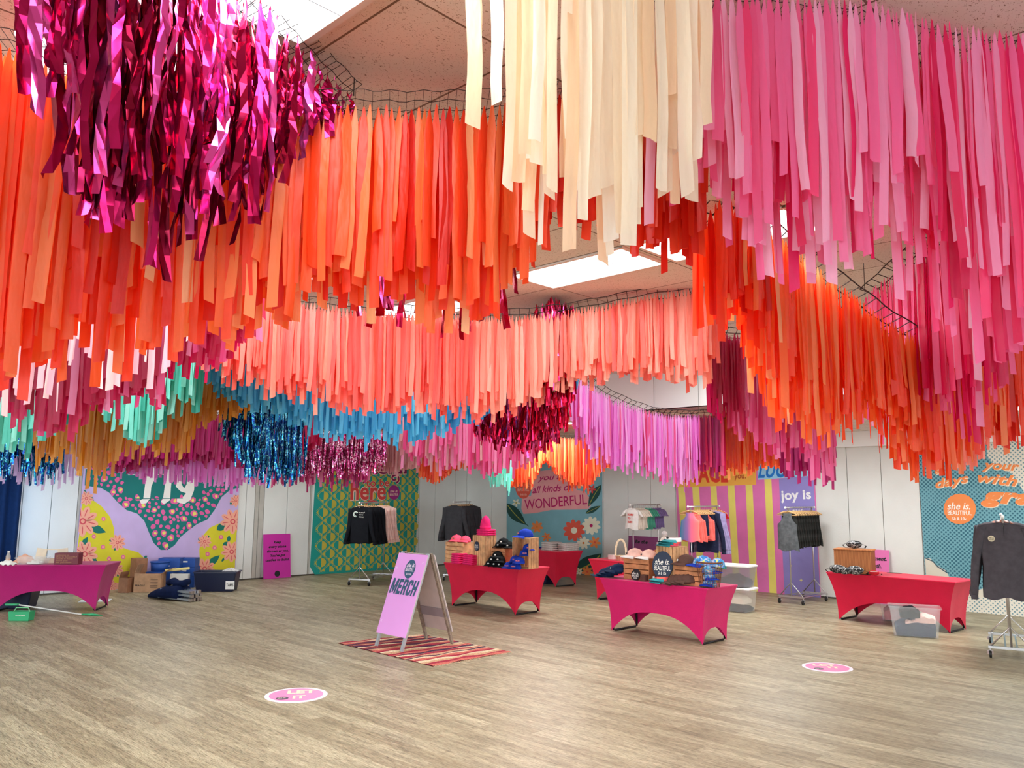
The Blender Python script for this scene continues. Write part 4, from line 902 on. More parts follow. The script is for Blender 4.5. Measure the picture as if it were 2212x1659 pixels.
# rack cut by the right edge
A6 = Vector((6.2, 10.44, 0)); d6 = Vector((.5, .866, 0))
r6, i6 = rack('chrome rack of slate quarter-zip pullovers at the right edge', A6, A6+d6*1.2, 1.74)
def qz(P):
    P.mb.add([P.pt(-.14+.038*math.cos(2*PI*k/20), -.2+.038*math.sin(2*PI*k/20), 1) for k in range(20)], [tuple(range(20))], 0)
    P.textab('she is.', (-.168, -.2), (-.112, -.2), .018, 1, 2, .02, .3); P.textab('BEAUTIFUL', (-.168, -.22), (-.112, -.22), .012, 1, 2, .02)
    P.polyab([(-.004, -.02), (.004, -.02), (.004, -.17), (-.004, -.17)], 1, 1); return [mat('patch_cream', 'd9c9a8', .7, noise=0), BLKI]
fill(i6, 'on the rack at the right edge', [('long', 'slate quarter-zip pullover with round cream patch', 'pullover', CHF, dict(ln=.94, wd=.6, art=qz))]+[('long', 'slate quarter-zip pullover', 'pullover', CHF, dict(ln=.94, wd=.6))]*5, WOODD, 'brown wooden hangers at the right edge', t0=.05, t1=.75)
# ================================================================== goods on the tables
WC = mat('pine_crate_wood', 'cf9c6e', .65, noise=.3, scale=9); WC2 = mat('stained_crate_wood', 'bb7a50', .65, noise=.3, scale=9)
def crate(label, loc, rz, dim, m=WC, up=False, open_front=False, n=5, base=TOPZ):
    L_, D, H = dim; t = thing('wooden_crate', label, 'crate', (loc[0], loc[1], base), rz, 'slatted wooden crates')
    th = .011
    def slats(name, along, across, fix, k, horiz):
        b = MB(); w_ = across/k
        for i in range(k):
            o = -across/2+w_*(i+.5)
            if horiz: b.box((0 if along[0] == 'x' else fix, fix if along[0] == 'x' else 0, H/2+o), (along[1] if along[0] == 'x' else th, th if along[0] == 'x' else along[1], w_*.84))
            else: b.box((o if along[0] == 'x' else fix, fix if along[0] == 'x' else o, H/2), (w_*.84 if along[0] == 'x' else th, th if along[0] == 'x' else w_*.84, along[1]))
        return b.build(name, m, t, bevel=.002)
    if not up:
        for s in (-1, 1): slats('slatted_side', ('x', L_), H, s*(D/2-th/2), n, True)
        for s in (-1, 1):
            b = MB(); b.box((s*(L_/2-th), 0, H/2), (th*1.2, D-2*th, H)); b.build('end_panel', m, t)
        b = MB(); b.box((0, 0, th/2+.001), (L_-.02, D-.02, th)); b.build('base_panel', m, t)
    else:
        if not open_front: slats('slatted_side', ('x', H), L_, -(D/2-th/2), 6, False)
        slats('slatted_side', ('x', H), L_, (D/2-th/2), 6, False)
        for s in (-1, 1): slats('slatted_side', ('y', H-.024), D-2*th, s*(L_/2-th/2), 4, False)
        for z in (th/2, H-th/2):
            b = MB(); b.box((0, 0, z+.0005), (L_-.001, D-.024, th)); b.build('end_panel', m, t)
    return t
def tz(px, py, z=TOPZ): return G(px, py, z)
def cap(label, loc, rz, m, mb_=None, s=1.0, patch=None, tilt=0, group='caps for sale', visor=False, txt=None, name='cap'):
    t = thing(name, label, 'cap', loc, rz, group); t.rotation_euler = (tilt, 0, rz)
    r = .088*s
    cr_ = MB(); prof = [(1.0, 0), (1.01, .25), (.95, .55), (.8, .82), (.52, 1.04), (.2, 1.14), (.02, 1.16)]
    if visor: prof = [(1.0, 0), (1.01, .25), (.98, .5), (.93, .52)]
    cr_.lathe([(q*r, z*r) for q, z in prof], (0, 0, .004), 20, sy=1.12, cap=not visor); cr_.build('crown', m, t, smooth=True)
    b = MB()
    def fn(u, v):
        a = -PI/2+(u-.5)*2.1; k = r*(.98+v*.82*math.cos((u-.5)*2.1)**1.2); return (k*math.cos(a), 1.12*k*math.sin(a), .006-.5*r*v*v*.35-.9*((u-.5)**2)*r*v*.9+.028)
    b.grid(fn, 12, 5); b.grid(lambda u, v: (lambda p: (p[0], p[1], p[2]-.005))(fn(u, v)), 12, 5)
    b.build('brim', mb_ or m, t, smooth=True)
    if not visor: bt = MB(); bt.lathe([(.001, 0), (.009, 0), (.007, .006), (.001, .008)], (0, 0, 1.15*r+.004), 8); bt.build('button', m, t)
    if patch or txt:
        P = Plane((0, -1.12*r*1.03, .045*s), (1, 0, 0), (0, -.96, .28)); 
        if patch: P.mb.add([P.pt(.017*s*math.cos(2*PI*k/14), .012*s*math.sin(2*PI*k/14)+.005, 1) for k in range(14)], [tuple(range(14))], 0)
        if txt: P.textab(txt, (-.03*s, -.005), (.03*s, -.005), .02*s, 1, 2, .03)
        P.mb.build('emblem', [patch or INK, mat('coral_thread', 'f08a70', .7, noise=0)], t)
    return t
def folded(label, loc, rz, m, dim=(.24, .3, .022), group='folded garments'):
    t = MB(); n = 10; L_, D, H = dim; ph = R.uniform(0, 6); rings = []
    for j in range(9):
        y = -D/2+D*j/8; r = []
        for k in range(n*2):
            a = 2*PI*k/(n*2); e = .35; cx, sz = math.cos(a), math.sin(a)
            x = L_/2*math.copysign(abs(cx)**e, cx)*(1+.02*math.sin(y*30+ph)); z = H/2+H/2*math.copysign(abs(sz)**.7, sz)*(1+.06*math.sin(x*25+y*17+ph)); r.append((x, y, max(0, z)))
        rings.append(r)
    t.loft(rings); o = t.build('folded_garment', m, None, smooth=True); o.location = loc; o.rotation_euler.z = rz
    ln_ = MB(); ln_.box((0, -D/2-.001, H*.5), (L_*.96, .003, H*.12)); ln_.build('fold_edge', m, o)
    return tag(o, label, 'folded garment', group)
def stack(what, where, loc, rz, m, n, dim=(.24, .3, .022), group='folded garments', name=None):
    for i in range(n):
        pos = 'bottom' if i == 0 else 'topmost' if i == n-1 else ORD[i]+' up'
        o = folded(f'{what} {where}, {pos}', (loc[0]+R.uniform(-.006, .006), loc[1]+R.uniform(-.006, .006), loc[2]+i*dim[2]*.98), rz+R.uniform(-.06, .06), m, dim, group)
def plaque(label, loc, rz, rx, rz_, m, lean=.12, txt=True, cat='sign', z0=None):
    t = thing('oval_plaque', label, cat, loc, rz); t.rotation_euler = (-lean, 0, rz)
    b = MB(); n = 36; b.loft([[(rx*math.cos(2*PI*k/n), y, rz_+rz_*math.sin(2*PI*k/n)) for k in range(n)] for y in (-.006, .006)]); b.build('board', m, t)
    P = Plane((0, -.006, rz_), (1, 0, 0), (0, -1, 0))
    P.textab('she is.', (-rx*.78, rz_*.02), (rx*.7, rz_*.05), rz_*.42, 0, 1, .015, .3); P.textab('BEAUTIFUL', (-rx*.8, -rz_*.38), (rx*.8, -rz_*.38), rz_*.34, 0, 1, .015); P.textab('5k & 10k', (-rx*.42, -rz_*.7), (rx*.42, -rz_*.7), rz_*.22, 0, 1, .01)
    P.mb.build('lettering', [INK], t); return t
NAVYB = mat('navy_board', '14243f', .5, noise=0)
HPF = fab('hot_pink_knit', 'e8286e'); PKC = fab('neon_pink_cap', 'ff5a78'); BLC = fab('royal_blue_cap', '1c3aa8'); BKC = fab('black_cap', '0e1012'); PCH = fab('peach_cap', 'f2c4b4'); BRC = fab('brown_cap', '5c4038'); TLC = fab('teal_brim', '3c9aa0'); NVC = fab('navy_cap', '1b2c4c'); GHF = fab('heather_grey_shirt', 'c8c0bc', .15)
TD = foil('tie_dye', ['2b6fd0'], 1, 1); MATS.pop('tie_dye')
def tiedye():
    m, N, L, b = node_mat('tie_dye_cloth'); tc = N.new('ShaderNodeTexCoord'); n = N.new('ShaderNodeTexNoise'); n.inputs['Scale'].default_value = 9; n.inputs['Distortion'].default_value = 2; L.new(tc.outputs['Object'], n.inputs[0])
    r = N.new('ShaderNodeValToRGB'); L.new(n.outputs['Fac'], r.inputs[0]); e = r.color_ramp.elements; e[0].position = .35; e[0].color = lin('1f55c0'); e[1].position = .68; e[1].color = lin('d8ea3c'); e.new(.5).color = lin('45a6c8'); e.new(.58).color = lin('c9b0dc')
    L.new(r.outputs[0], b.inputs['Base Color']); b.inputs['Roughness'].default_value = .85; return m
TD = tiedye()
rz2 = math.radians(-44); rz4 = math.radians(-46)
IN2 = Vector((-math.sin(rz2), math.cos(rz2), 0)); LX2 = Vector((math.cos(rz2), math.sin(rz2), 0))
def on2(px, py, inn=0): return G(px, 1214+(px-944)*16/176, TOPZ)+IN2*inn
# table behind the MERCH sign
cr1 = on2(972, 1215, .24); crate('pine crate with five slats at left end of the red crates table', cr1, rz2, (.46, .3, .36))
c2_ = on2(1026, 1219, .22); crate('upright pine crate with a small navy oval sign on it', c2_, rz2, (.31, .28, .5), up=True)
plaque('small navy oval sign on the upright pine crate', (c2_-IN2*.155-LX2*.03)+Vector((0, 0, .24)), rz2, .055, .08, NAVYB, 0)
c3 = on2(1062, 1222, .30); crate('low brown crate hidden under the black caps', c3, rz2, (.34, .3, .3), WC2)
c4_ = on2(1112, 1226, .25); crate('open upright pine crate holding royal blue caps', c4_, rz2+.12, (.34, .3, .5), up=True, open_front=True)
pc = cr1+Vector((0, 0, .36)); crt = MB()
cap('neon pink cap at left on the five slat crate', (pc-LX2*.10)+Vector((0, 0, .0)), rz2+.3, PKC, s=1.15, patch=BLKI, txt='RUN'); cap('neon pink cap tucked against the upright crate', (pc+LX2*.13), rz2+.2, PKC, s=1.05, txt='RUN')
for i in range(3): folded(f'folded hot pink garment on the upright crate, {["bottom", "middle", "topmost"][i]} of three', c2_+LX2*.04+Vector((0, 0, .50+.035*i)), rz2, HPF, (.28, .2, .036), 'folded hot pink garments')
bn = MB(); bn.lathe([(.085, 0), (.1, .03), (.1, .09), (.085, .15), (.055, .2), (.02, .225), (.002, .23)], (0, 0, 0), 20, sy=.8)
bo_ = thing('beanie', 'hot pink knit beanie standing on the folded garments', 'beanie', c2_+LX2*.02+Vector((0, 0, .607)), rz2); bn.build('crown', HPF, bo_, smooth=True)
cf = MB(); cf.lathe([(.088, 0), (.106, .002), (.108, .05), (.1, .055)], (0, 0, 0), 20, sy=.82); cf.build('cuff', HPF, bo_, smooth=True)
for i, (x, y, z) in enumerate(((-.1, .0, .30), (.1, .03, .30), (.0, -.02, .36), (-.12, -.2, .0), (.02, -.21, .0), (.13, -.2, .0), (-.03, -.22, .075), (.1, -.2, .08), (.03, -.19, .15))):
    nm = ['left on the low crate', 'right on the low crate', 'uppermost, bridging two others', 'bottom row left', 'bottom row middle', 'bottom row right', 'second layer left', 'second layer right', 'third layer, in front of the low crate'][i]
    cap(f'black cap in the black pile, {nm}', c3+LX2*x+IN2*y+Vector((0, 0, z)), rz2+.35, BKC, s=1.05, patch=INK)
for i, (x, y, z) in enumerate(((-.13, -.24, 0), (.02, -.25, 0), (.07, -.22, .09), (-.05, -.18, .1), (.03, -.04, .18), (.05, .02, .27))):
    nm = ['lowest at the left', 'lowest at the right', 'second layer right', 'second layer left', 'inside the open crate, lower', 'inside the open crate, higher'][i]
    cap(f'royal blue cap {nm}', c4_+LX2*x+IN2*y+Vector((0, 0, z+(.02 if i > 3 else 0))), rz2+.3+.1*i, BLC, s=1.05, txt='RUN')
cap('royal blue cap alone on top of the open crate', c4_+Vector((0, 0, .501)), rz2-.35, BLC, s=1.35, txt='RUN')
sA = on2(985, 1222, .07); sB = on2(1012, 1226, .07)
stack('folded hot pink top', 'at left before the five slat crate', sA, rz2, HPF, 5, (.2, .2, .036), 'folded hot pink garments'); stack('folded hot pink top', 'at right before the upright crate', sB, rz2, HPF, 5, (.24, .2, .034), 'folded hot pink garments')
# shirts on the table before the floral banner
g3 = G(1196, 1190, TOPZ)+Vector((.0, .22, 0)); rz3 = math.radians(-52); L3 = Vector((math.cos(rz3), math.sin(rz3), 0)); I3 = Vector((-L3.y, L3.x, 0))
q3 = b3-L3*.45+I3*.25
stack('folded heather grey shirt', 'left on the table by the floral banner', q3, rz3+.2, GHF, 4, (.3, .36, .045), 'folded heather grey shirts'); stack('folded heather grey shirt', 'right on the table by the floral banner', q3+L3*.30+I3*.22, rz3, GHF, 4, (.3, .36, .042), 'folded heather grey shirts')
cap('royal blue cap lying at left on the table by the floral banner', b3-L3*1.1+I3*.3, 1.2, BLC, patch=BLKI)
# hot pink crates table
IN4 = Vector((-math.sin(rz4), math.cos(rz4), 0)); LX4 = Vector((math.cos(rz4), math.sin(rz4), 0))
def on4(px, py, inn=0): return G(px, 1243.5+(px-1274)*28/253.5, TOPZ)+IN4*inn
cA = on4(1366, 1254, .24); crate('stained crate with slats at left on the hot pink table', cA, rz4, (.46, .3, .3), WC2, n=4)
cB = on4(1427, 1258, .28); crate('tall upright crate behind the large navy oval sign', cB, rz4, (.34, .3, .5), WC, up=True)
cC = on4(1478, 1264, .24); crate('stained crate with slats right of the large navy oval sign', cC, rz4, (.46, .3, .26), WC2, n=4)
cD = on4(1392, 1254, .5); crate('stained crate peeking out behind the white and peach caps', cD, rz4, (.26, .2, .42), WC2, n=5)
plaque('large navy oval sign reading she is beautiful in white', on4(1424, 1252, .07)+Vector((0, 0, .055)), rz4+.18, .155, .19, NAVYB, .12)
plaque('small black oval sign at foot of the left stained crate', on4(1368, 1252, .04), rz4-.1, .085, .08, BLKI, .2)
zA = Vector((0, 0, .302))
cap('white and peach cap at left on the stained crate', cA-LX4*.13+zA, rz4-.5, PCH, WHF, 1.3, patch=BLKI); cap('white and peach cap leaning on the tall upright crate', cA+LX4*.12+zA, rz4-.4, PCH, WHF, 1.25, patch=BLKI)
pb = thing('beanie', 'cream knit beanie with lettered band and grey pompom', 'beanie', cD+Vector((.0, 0, .422)), rz4)
x = MB(); x.lathe([(.08, 0), (.09, .03), (.088, .1), (.05, .17), (.004, .2)], (0, 0, 0), 18); x.build('crown', CRF, pb, smooth=True)
x = MB(); x.lathe([(.092, .07), (.096, .075), (.094, .125), (.088, .13)], (0, 0, 0), 18, cap=False); x.build('band', BLKF, pb, smooth=True)
x = MB(); x.lathe([(.002, .19), (.03, .2), (.045, .23), (.03, .265), (.002, .275)], (0, 0, 0), 12); x.build('pompom', GHF, pb)
x = MB(); P = Plane((0, -.098, .085), (1, 0, 0), (0, -1, 0)); P.textab('BEAUTIFUL', (-.07, 0), (.07, 0), .026, 0, 0, .02); P.mb.build('lettering', [INK], pb)
for i in range(3): cap(f'teal brimmed pink visor on the tall crate, {["bottom", "middle", "topmost"][i]} of three', cB-LX4*(.02-.03*i)-IN4*.02+Vector((0, 0, .502+.03*i)), rz4-.35+.15*i, [PKC, CORF, WHF][i], TLC, 1.25, patch=BLKI, visor=True, group='teal brimmed visors', name='visor')
cap('brown cap on the right stained crate', cC-LX4*.12+Vector((0, 0, .262)), rz4-.5, BRC, s=1.35, patch=INK); cap('tie-dye cap at left on the right stained crate', cC+LX4*.14+Vector((0, 0, .262)), rz4-.6, TD, BLC, 1.35); cap('tie-dye cap at right end of the right stained crate', cC+LX4*.34+IN4*.06+Vector((0, 0, .262)), rz4+.3, TD, s=1.1)
for i in range(2): cap(f'teal brimmed pink visor on the table top, {["lower", "upper"][i]} of two', on4(1424, 1262, .08)+Vector((0, 0, .034*i)), rz4-.25, [PKC, CORF][i], TLC, 1.2, patch=BLKI, visor=True, group='teal brimmed visors', name='visor')
for i in range(4): cap(f'brown cap in the leaning row on the table top, {ORD[i]} from left', on4(1452+i*9, 1264+i*1.2, .09)+Vector((0, 0, .0+.012*i)), rz4-.9, BRC, s=1.25-.05*i)
for i in range(4): cap(f'navy cap with white edging at left table end, {ORD[i]} from left', on4(1300+i*9, 1249+i*1.4, .10)+Vector((0, 0, .028*i)), rz4-.7, NVC, s=1.2, patch=INK if i == 3 else None, tilt=0)
sf = thing('sunflower_clip', 'yellow flower tucked beside the right stained crate', 'flower', cC-LX4*.24+Vector((0, -.02, .25)), rz4)
x = MB()
for k in range(12):
    a = 2*PI*k/12; x.add([(0, -.01, 0), (.02*math.cos(a-.25), -.012, .02*math.sin(a-.25)), (.04*math.cos(a), -.02, .04*math.sin(a)), (.02*math.cos(a+.25), -.012, .02*math.sin(a+.25))], [(0, 1, 2, 3)])
x.build('petals', mat('sunflower_yellow', 'f0c030', .6), sf); x = MB(); x.lathe([(.001, -.008), (.014, -.006), (.014, .006), (.001, .008)], (0, -.012, 0), 10); x.build('flower_centre', BRC, sf)
wb = on4(1518, 1275, .17); t = thing('wire_basket', 'rusty wire basket with tie-dye caps at the table corner', 'basket', (wb.x, wb.y, TOPZ), rz4)
WIRE = mat('rusted_wire', '7a4630', .6, .4); x = MB()
for k in range(26):
    a = 2*PI*k/26; x.bar((.13*math.cos(a), .13*math.sin(a), .004), (.175*math.cos(a), .175*math.sin(a), .33), .004, .004)
for z in [.004+i*.029 for i in range(12)]:
    r = .13+.045*z/.33; x.tube([(r*math.cos(2*PI*k/26), r*math.sin(2*PI*k/26), z) for k in range(27)], .002 if z < .3 else .005, 5, cap=False)
x.build('wire_mesh', WIRE, t)
x = MB(); x.tube([(.165*math.cos(2*PI*k/26), .165*math.sin(2*PI*k/26), .332) for k in range(27)], .006, 6, cap=False); x.build('rim', WIRE, t)
for i in range(3): cap(f'tie-dye cap inside the wire basket, {["bottom", "middle", "top"][i]} one', (wb.x, wb.y, TOPZ+.012+.085*i), rz4+i, TD, BLC, 1.0)
bx = MB(); bx.box((0, 0, .045), (.09, .08, .09)); o = bx.build('gift_box', BRC, None, bevel=.004); o.location = on4(1387, 1255, .05)+Vector((0, 0, .0015)); o.rotation_euler.z = rz4; tag(o, 'small dark brown box beside the small black oval sign', 'box')
bx = MB(); bx.box((0, 0, .04), (.06, .06, .08)); o = bx.build('gift_box', PLW, None, bevel=.003); o.location = on4(1409, 1257, .08)+Vector((0, 0, .0015)); o.rotation_euler.z = rz4; tag(o, 'small white box left of the visors on the table', 'box')
# handled basket on the hidden table
hb = G(1334, 1212, TOPZ)+IN4*.1; t = thing('handled_basket', 'pale woven basket with tall arched handle behind the crates', 'basket', (hb.x, hb.y, TOPZ), rz4+.5)
WK = mat('pale_wicker', 'd9c4a4', .7, noise=.3, scale=40); x = MB(); x.lathe([(.09, .002), (.105, .1), (.108, .1), (.1, .09), (.085, .01)], (0, 0, 0), 20, sy=.8); x.build('bowl', WK, t, smooth=True)
x = MB(); pts = [(.1*math.cos(a), 0, .09+.3*math.sin(a)**.8 if 0 < a < PI else .09) for a in [PI*k/18 for k in range(19)]]
for p, q in zip(pts[:-1], pts[1:]): x.bar(p, q, .035, .008, up=(0, 1, 0))
x.build('arched_handle', WK, t)
o = MB().box((0, 0, .04), (.12, .1, .08)).build('paper_box', mat('pale_carton', 'e3d5d0', .8), None, bevel=.003); p = G(1318, 1208, TOPZ)+IN4*.06; o.location = (p.x, p.y, TOPZ+.0015); o.rotation_euler.z = rz4; tag(o, 'pale pink box left of the arched handle basket', 'box')
# right table: hamper and bum bags
rz6 = math.radians(-48.7); LX6 = Vector((math.cos(rz6), math.sin(rz6), 0)); IN6 = Vector((-LX6.y, LX6.x, 0))
def wicker():
    m, N, L, b = node_mat('orange_wicker'); tc = N.new('ShaderNodeTexCoord'); w_ = N.new('ShaderNodeTexWave'); w_.inputs['Scale'].default_value = 18; w_.inputs['Distortion'].default_value = 1; L.new(tc.outputs['Object'], w_.inputs[0])
    r = N.new('ShaderNodeValToRGB'); L.new(w_.outputs['Fac'], r.inputs[0]); r.color_ramp.elements[0].color = lin('8a4a22'); r.color_ramp.elements[1].color = lin('c67f48'); L.new(r.outputs[0], b.inputs['Base Color'])
    bp = N.new('ShaderNodeBump'); bp.inputs['Strength'].default_value = .6; L.new(w_.outputs['Fac'], bp.inputs['Height']); L.new(bp.outputs[0], b.inputs['Normal']); b.inputs['Roughness'].default_value = .7; return m
WKO = wicker()
hp = G(1828, 1241, TOPZ)+IN6*.3; t = thing('wicker_hamper', 'orange brown wicker hamper standing on the right red table', 'hamper', (hp.x, hp.y, TOPZ), rz6+.25)
MB().box((0, 0, .19), (.56, .34, .36)).build('body', WKO, t, bevel=.012, loc=(0, 0, 0)); MB().box((0, 0, .379), (.58, .36, .022)).build('lid', WKO, t, bevel=.006)
def pattern():
    m, N, L, b = node_mat('black_white_lettered_cloth'); tc = N.new('ShaderNodeTexCoord'); n = N.new('ShaderNodeTexNoise'); n.inputs['Scale'].default_value = 13; n.inputs['Distortion'].default_value = 3; n.inputs['Detail'].default_value = 0; L.new(tc.outputs['Object'], n.inputs[0])
    r = N.new('ShaderNodeValToRGB'); r.color_ramp.interpolation = 'CONSTANT'; L.new(n.outputs['Fac'], r.inputs[0]); e = r.color_ramp.elements; e[0].color = lin('121014'); e[1].position = .55; e[1].color = lin('f0ece8'); e.new(.62).color = lin('121014')
    L.new(r.outputs[0], b.inputs['Base Color']); b.inputs['Roughness'].default_value = .7; return m
PAT = pattern()
def bumbag(label, loc, rz, m=PAT, s=1.0, up=False):
    t = thing('belt_bag', label, 'belt bag', loc, rz, 'belt bags on the right table'); x = MB()
    x.loft([[(.13*s*k*math.cos(2*PI*i/18), y*s, .075*s+.07*s*k*math.sin(2*PI*i/18)*(1.05 if math.sin(2*PI*i/18) < 0 else .9)) for i in range(18)] for y, k in ((-.05, .6), (-.035, .92), (0, 1.0), (.03, .95))]); x.build('pouch', m, t, smooth=True)
    st = MB(); pts = [(.13*s, 0, .08*s), (.19*s, .01, .05*s), (.16*s, .05, .01), (0, .07*s, .008), (-.16*s, .05, .01), (-.19*s, .01, .05*s), (-.13*s, 0, .08*s)]
    for p, q in zip(pts[:-1], pts[1:]): st.bar(p, q, .022*s, .003)
    st.build('strap', BLKF, t); z = MB(); z.bar((-.09*s, -.048*s, .105*s), (.09*s, -.048*s, .105*s), .006, .004); z.build('zip', CHR, t); return t
f0 = hp-IN6*.24
bumbag('black and white belt bag leaning on the hamper, left one', (f0-LX6*.17).xyz*1, rz6+.25); bumbag('black and white belt bag leaning on the hamper, right one', f0+LX6*.12, rz6+.2); bumbag('black and white belt bag lying on top of the hamper', hp+Vector((0, 0, .392)), rz6+.2, s=.95)
bumbag('black and white belt bag in the front middle of the hamper', f0-LX6*.02-IN6*.07, rz6+.3, s=.85); bumbag('small red belt bag at right end of the hamper', hp+LX6*.36-IN6*.12, rz6+.4, RDF, .6)
o = MB().lathe([(.001, 0), (.075, 0), (.075, .002), (.001, .0025)], (0, 0, 0), 20, sx=1.6).build('dark_oval_mark', BRC); p = G(1932, 1238, TOPZ); o.location = (p.x, p.y, TOPZ+.001); o.rotation_euler.z = rz6; tag(o, 'thin dark oval disc standing for the mark on the right red table', 'disc')  # disc drawn for the dark oval mark on the table
# ================================================================== sandwich board, rug, floor stickers
BLK = {'M': [(0, 0), (0, 1), (.3, 1), (.5, .42), (.7, 1), (1, 1), (1, 0), (.76, 0), (.76, .6), (.59, .08), (.41, .08), (.24, .6), (.24, 0)],
 'E': [(0, 0), (0, 1), (1, 1), (1, .8), (.38, .8), (.38, .6), (.92, .6), (.92, .4), (.38, .4), (.38, .2), (1, .2), (1, 0)],
 'R': [(0, 0), (0, 1), (.78, 1), (1, .88), (1, .58), (.84, .47), (1, 0), (.66, 0), (.5, .4), (.36, .4), (.36, 0)],
 'C': [(1, .66), (1, .86), (.82, 1), (.18, 1), (0, .86), (0, .14), (.18, 0), (.82, 0), (1, .14), (1, .34), (.66, .34), (.66, .2), (.36, .2), (.36, .8), (.66, .8), (.66, .66)],
 'H': [(0, 0), (0, 1), (.34, 1), (.34, .6), (.66, .6), (.66, 1), (1, 1), (1, 0), (.66, 0), (.66, .4), (.34, .4), (.34, 0)]}
def block(P, x0, y0, wd, H):      # condensed slanted capitals
    ws = [1.35, .85, .95, .95, .95]; k = wd/(sum(ws)+.16*4); x = x0
    for ch, w_ in zip('MERCH', ws):
        P.polyab([(x+w_*k*a+.16*H*b, y0+H*b) for a, b in BLK[ch]], 0, 2)
        if ch == 'R': P.polyab([(x+w_*k*a+.16*H*b, y0+H*b) for a, b in ((.36, .58), (.66, .58), (.66, .82), (.36, .82))], 2, 3)
        x += (w_+.16)*k
def aframe():
    F1, F2, B1, B2 = [G(*q) for q in ((811, 1396), (868, 1411), (919, 1381), (980, 1392))]
    xd = ((F2-F1)+(B2-B1)).normalized(); cF = (F1+F2)/2; cB = (B1+B2)/2; C0 = (cF+cB)/2; yd = Vector((-xd.y, xd.x, 0))
    half = (cB-cF).dot(yd)/2; wd = ((F2-F1).length+(B2-B1).length)/2; H = zat(930, 1196, C0+xd*wd/2)
    rz = math.atan2(xd.y, xd.x); t = thing('sandwich_board', 'lilac MERCH sandwich board standing on the striped rug', 'sandwich board', (C0.x, C0.y, .012), rz)
    ALU = mat('aluminium_leg', 'c3cbd2', .35, .7, noise=0); WDK = mat('weathered_board_edge', '8a7a6a', .8, noise=.3, scale=30)
    H -= .015; PKB = mat('lilac_board', 'e29be0', .5, noise=.02, scale=2); BKB = mat('board_back', 'cfc4c0', .6, noise=.05)
    for s in (-1, 1):       # s=-1 front leaf
        for sx in (-1, 1):
            b = MB(); b.bar((sx*(wd/2-.02), s*half, 0), (sx*(wd/2-.02), s*.02, H), .04, .03, up=(0, 1, 0)); b.build('leg', ALU if s < 0 else WDK, t)
        N = Vector((0, s*H, half-.02)).normalized(); Yv = Vector((0, -s*(half-.02), H)).normalized()
        def q(x, h, o): return Vector((x, s*half, 0)) + Yv*h + N*o
        Ls = math.hypot(H, half); h0, h1 = Ls*.13, Ls*.975; b = MB(); w2 = wd/2+.02
        vs = [q(x, h, o) for o in (.02, .03) for x, h in ((-w2, h0), (w2, h0), (w2, h1), (-w2, h1))]
        b.add(vs, [(4, 5, 6, 7)], 0); b.add(vs, [(3, 2, 1, 0), (0, 1, 5, 4), (1, 2, 6, 5), (2, 3, 7, 6), (3, 0, 4, 7)], 1)
        bd = b.build('board', [PKB, BKB], t)
        P = Plane(q(0, 0, .0305), (-s, 0, 0), N)
        ym = h0+(h1-h0)*.81
        P.mb.add([P.pt(.02+.105*math.cos(2*PI*k/30), ym+.125*math.sin(2*PI*k/30), 1) for k in range(30)], [tuple(range(30))], 0)
        P.textab('she is.', (-.06, ym+.02), (.1, ym+.03), .055, 1, 2, .015, .3); P.textab('BEAUTIFUL', (-.065, ym-.03), (.105, ym-.03), .042, 1, 2, .015); P.textab('5k & 10k', (-.03, ym-.08), (.075, ym-.08), .026, 1, 2, .01)
        yb = h0+(h1-h0)*.49; block(P, -w2*.92, yb, w2*1.74, .2)
        for cx, cy in ((-w2*.88, h0+.16), (w2*.8, h0+.95), (-w2*.85, h1-.2)):
            P.polyab([(cx-.02, cy-.02), (cx, cy-.004), (cx+.02, cy-.02), (cx+.004, cy), (cx+.02, cy+.02), (cx, cy+.004), (cx-.02, cy+.02), (cx-.004, cy)], 1, 1)
        P.mb.build('lettering', [mat('slate_ink', '31536e', .6, noise=0), mat('pale_pink_ink', 'f4e0f4', .6, noise=0), PKB], t)
        if s > 0:
            b = MB(); b.bar(q(-w2, h0+.25, .012), q(w2, h0+.25, .012), .12, .008, up=tuple(N)); b.build('cross_board', mat('grey_strap', '9a9096', .7), t)
    return t
aframe()
RL, RBt, RRt, RTp = [G(*q) for q in ((730, 1390), (935, 1440), (1104, 1409), (908, 1371))]
STR = [('rug_cream', 'e6c9a6'), ('rug_crimson', 'a8203c'), ('rug_plum', '4a2040'), ('rug_coral', 'cf6a5c'), ('rug_tan', 'd0a07c'), ('rug_magenta', 'b83050'), ('rug_brick', '8c3438')]
seq = [1, 0, 3, 2, 6, 4, 1, 2, 0, 1, 6, 2, 4, 3, 1, 2, 0, 4, 1, 3, 2, 0, 1, 4, 2, 0, 3, 1, 0, 4, 1, 3]
mb = MB(); n = len(seq); R.seed(3); C0 = (RL+RRt)/2
edges = [0]
for s_ in seq: edges.append(edges[-1]+R.uniform(.5, 1.4))
edges = [e/edges[-1] for e in edges]
NV = 26
def rp(u, v):
    a = RL.lerp(RBt, u); b = RTp.lerp(RRt, u); p = a.lerp(b, v); return (p.x, p.y, .008+.004*math.sin(v*17+u*40)+.003*math.sin(u*150+v*5))
for i in range(n):
    u0, u1 = edges[i], edges[i+1]
    wv = lambda v, k: .006*math.sin(v*9+k*1.7)*(0 < k < n)
    vs = [rp(u0+wv(j/NV, i), j/NV) for j in range(NV+1)]+[rp((u0+u1)/2, j/NV) for j in range(NV+1)]+[rp(u1+wv(j/NV, i+1), j/NV) for j in range(NV+1)]
    m1 = NV+1; mb.add(vs, [(j, m1+j, m1+j+1, j+1) for j in range(NV)]+[(m1+j, 2*m1+j, 2*m1+j+1, m1+j+1) for j in range(NV)], seq[i])
und = [Vector(rp(0, 0)), Vector(rp(1, 0)), Vector(rp(1, 1)), Vector(rp(0, 1))]
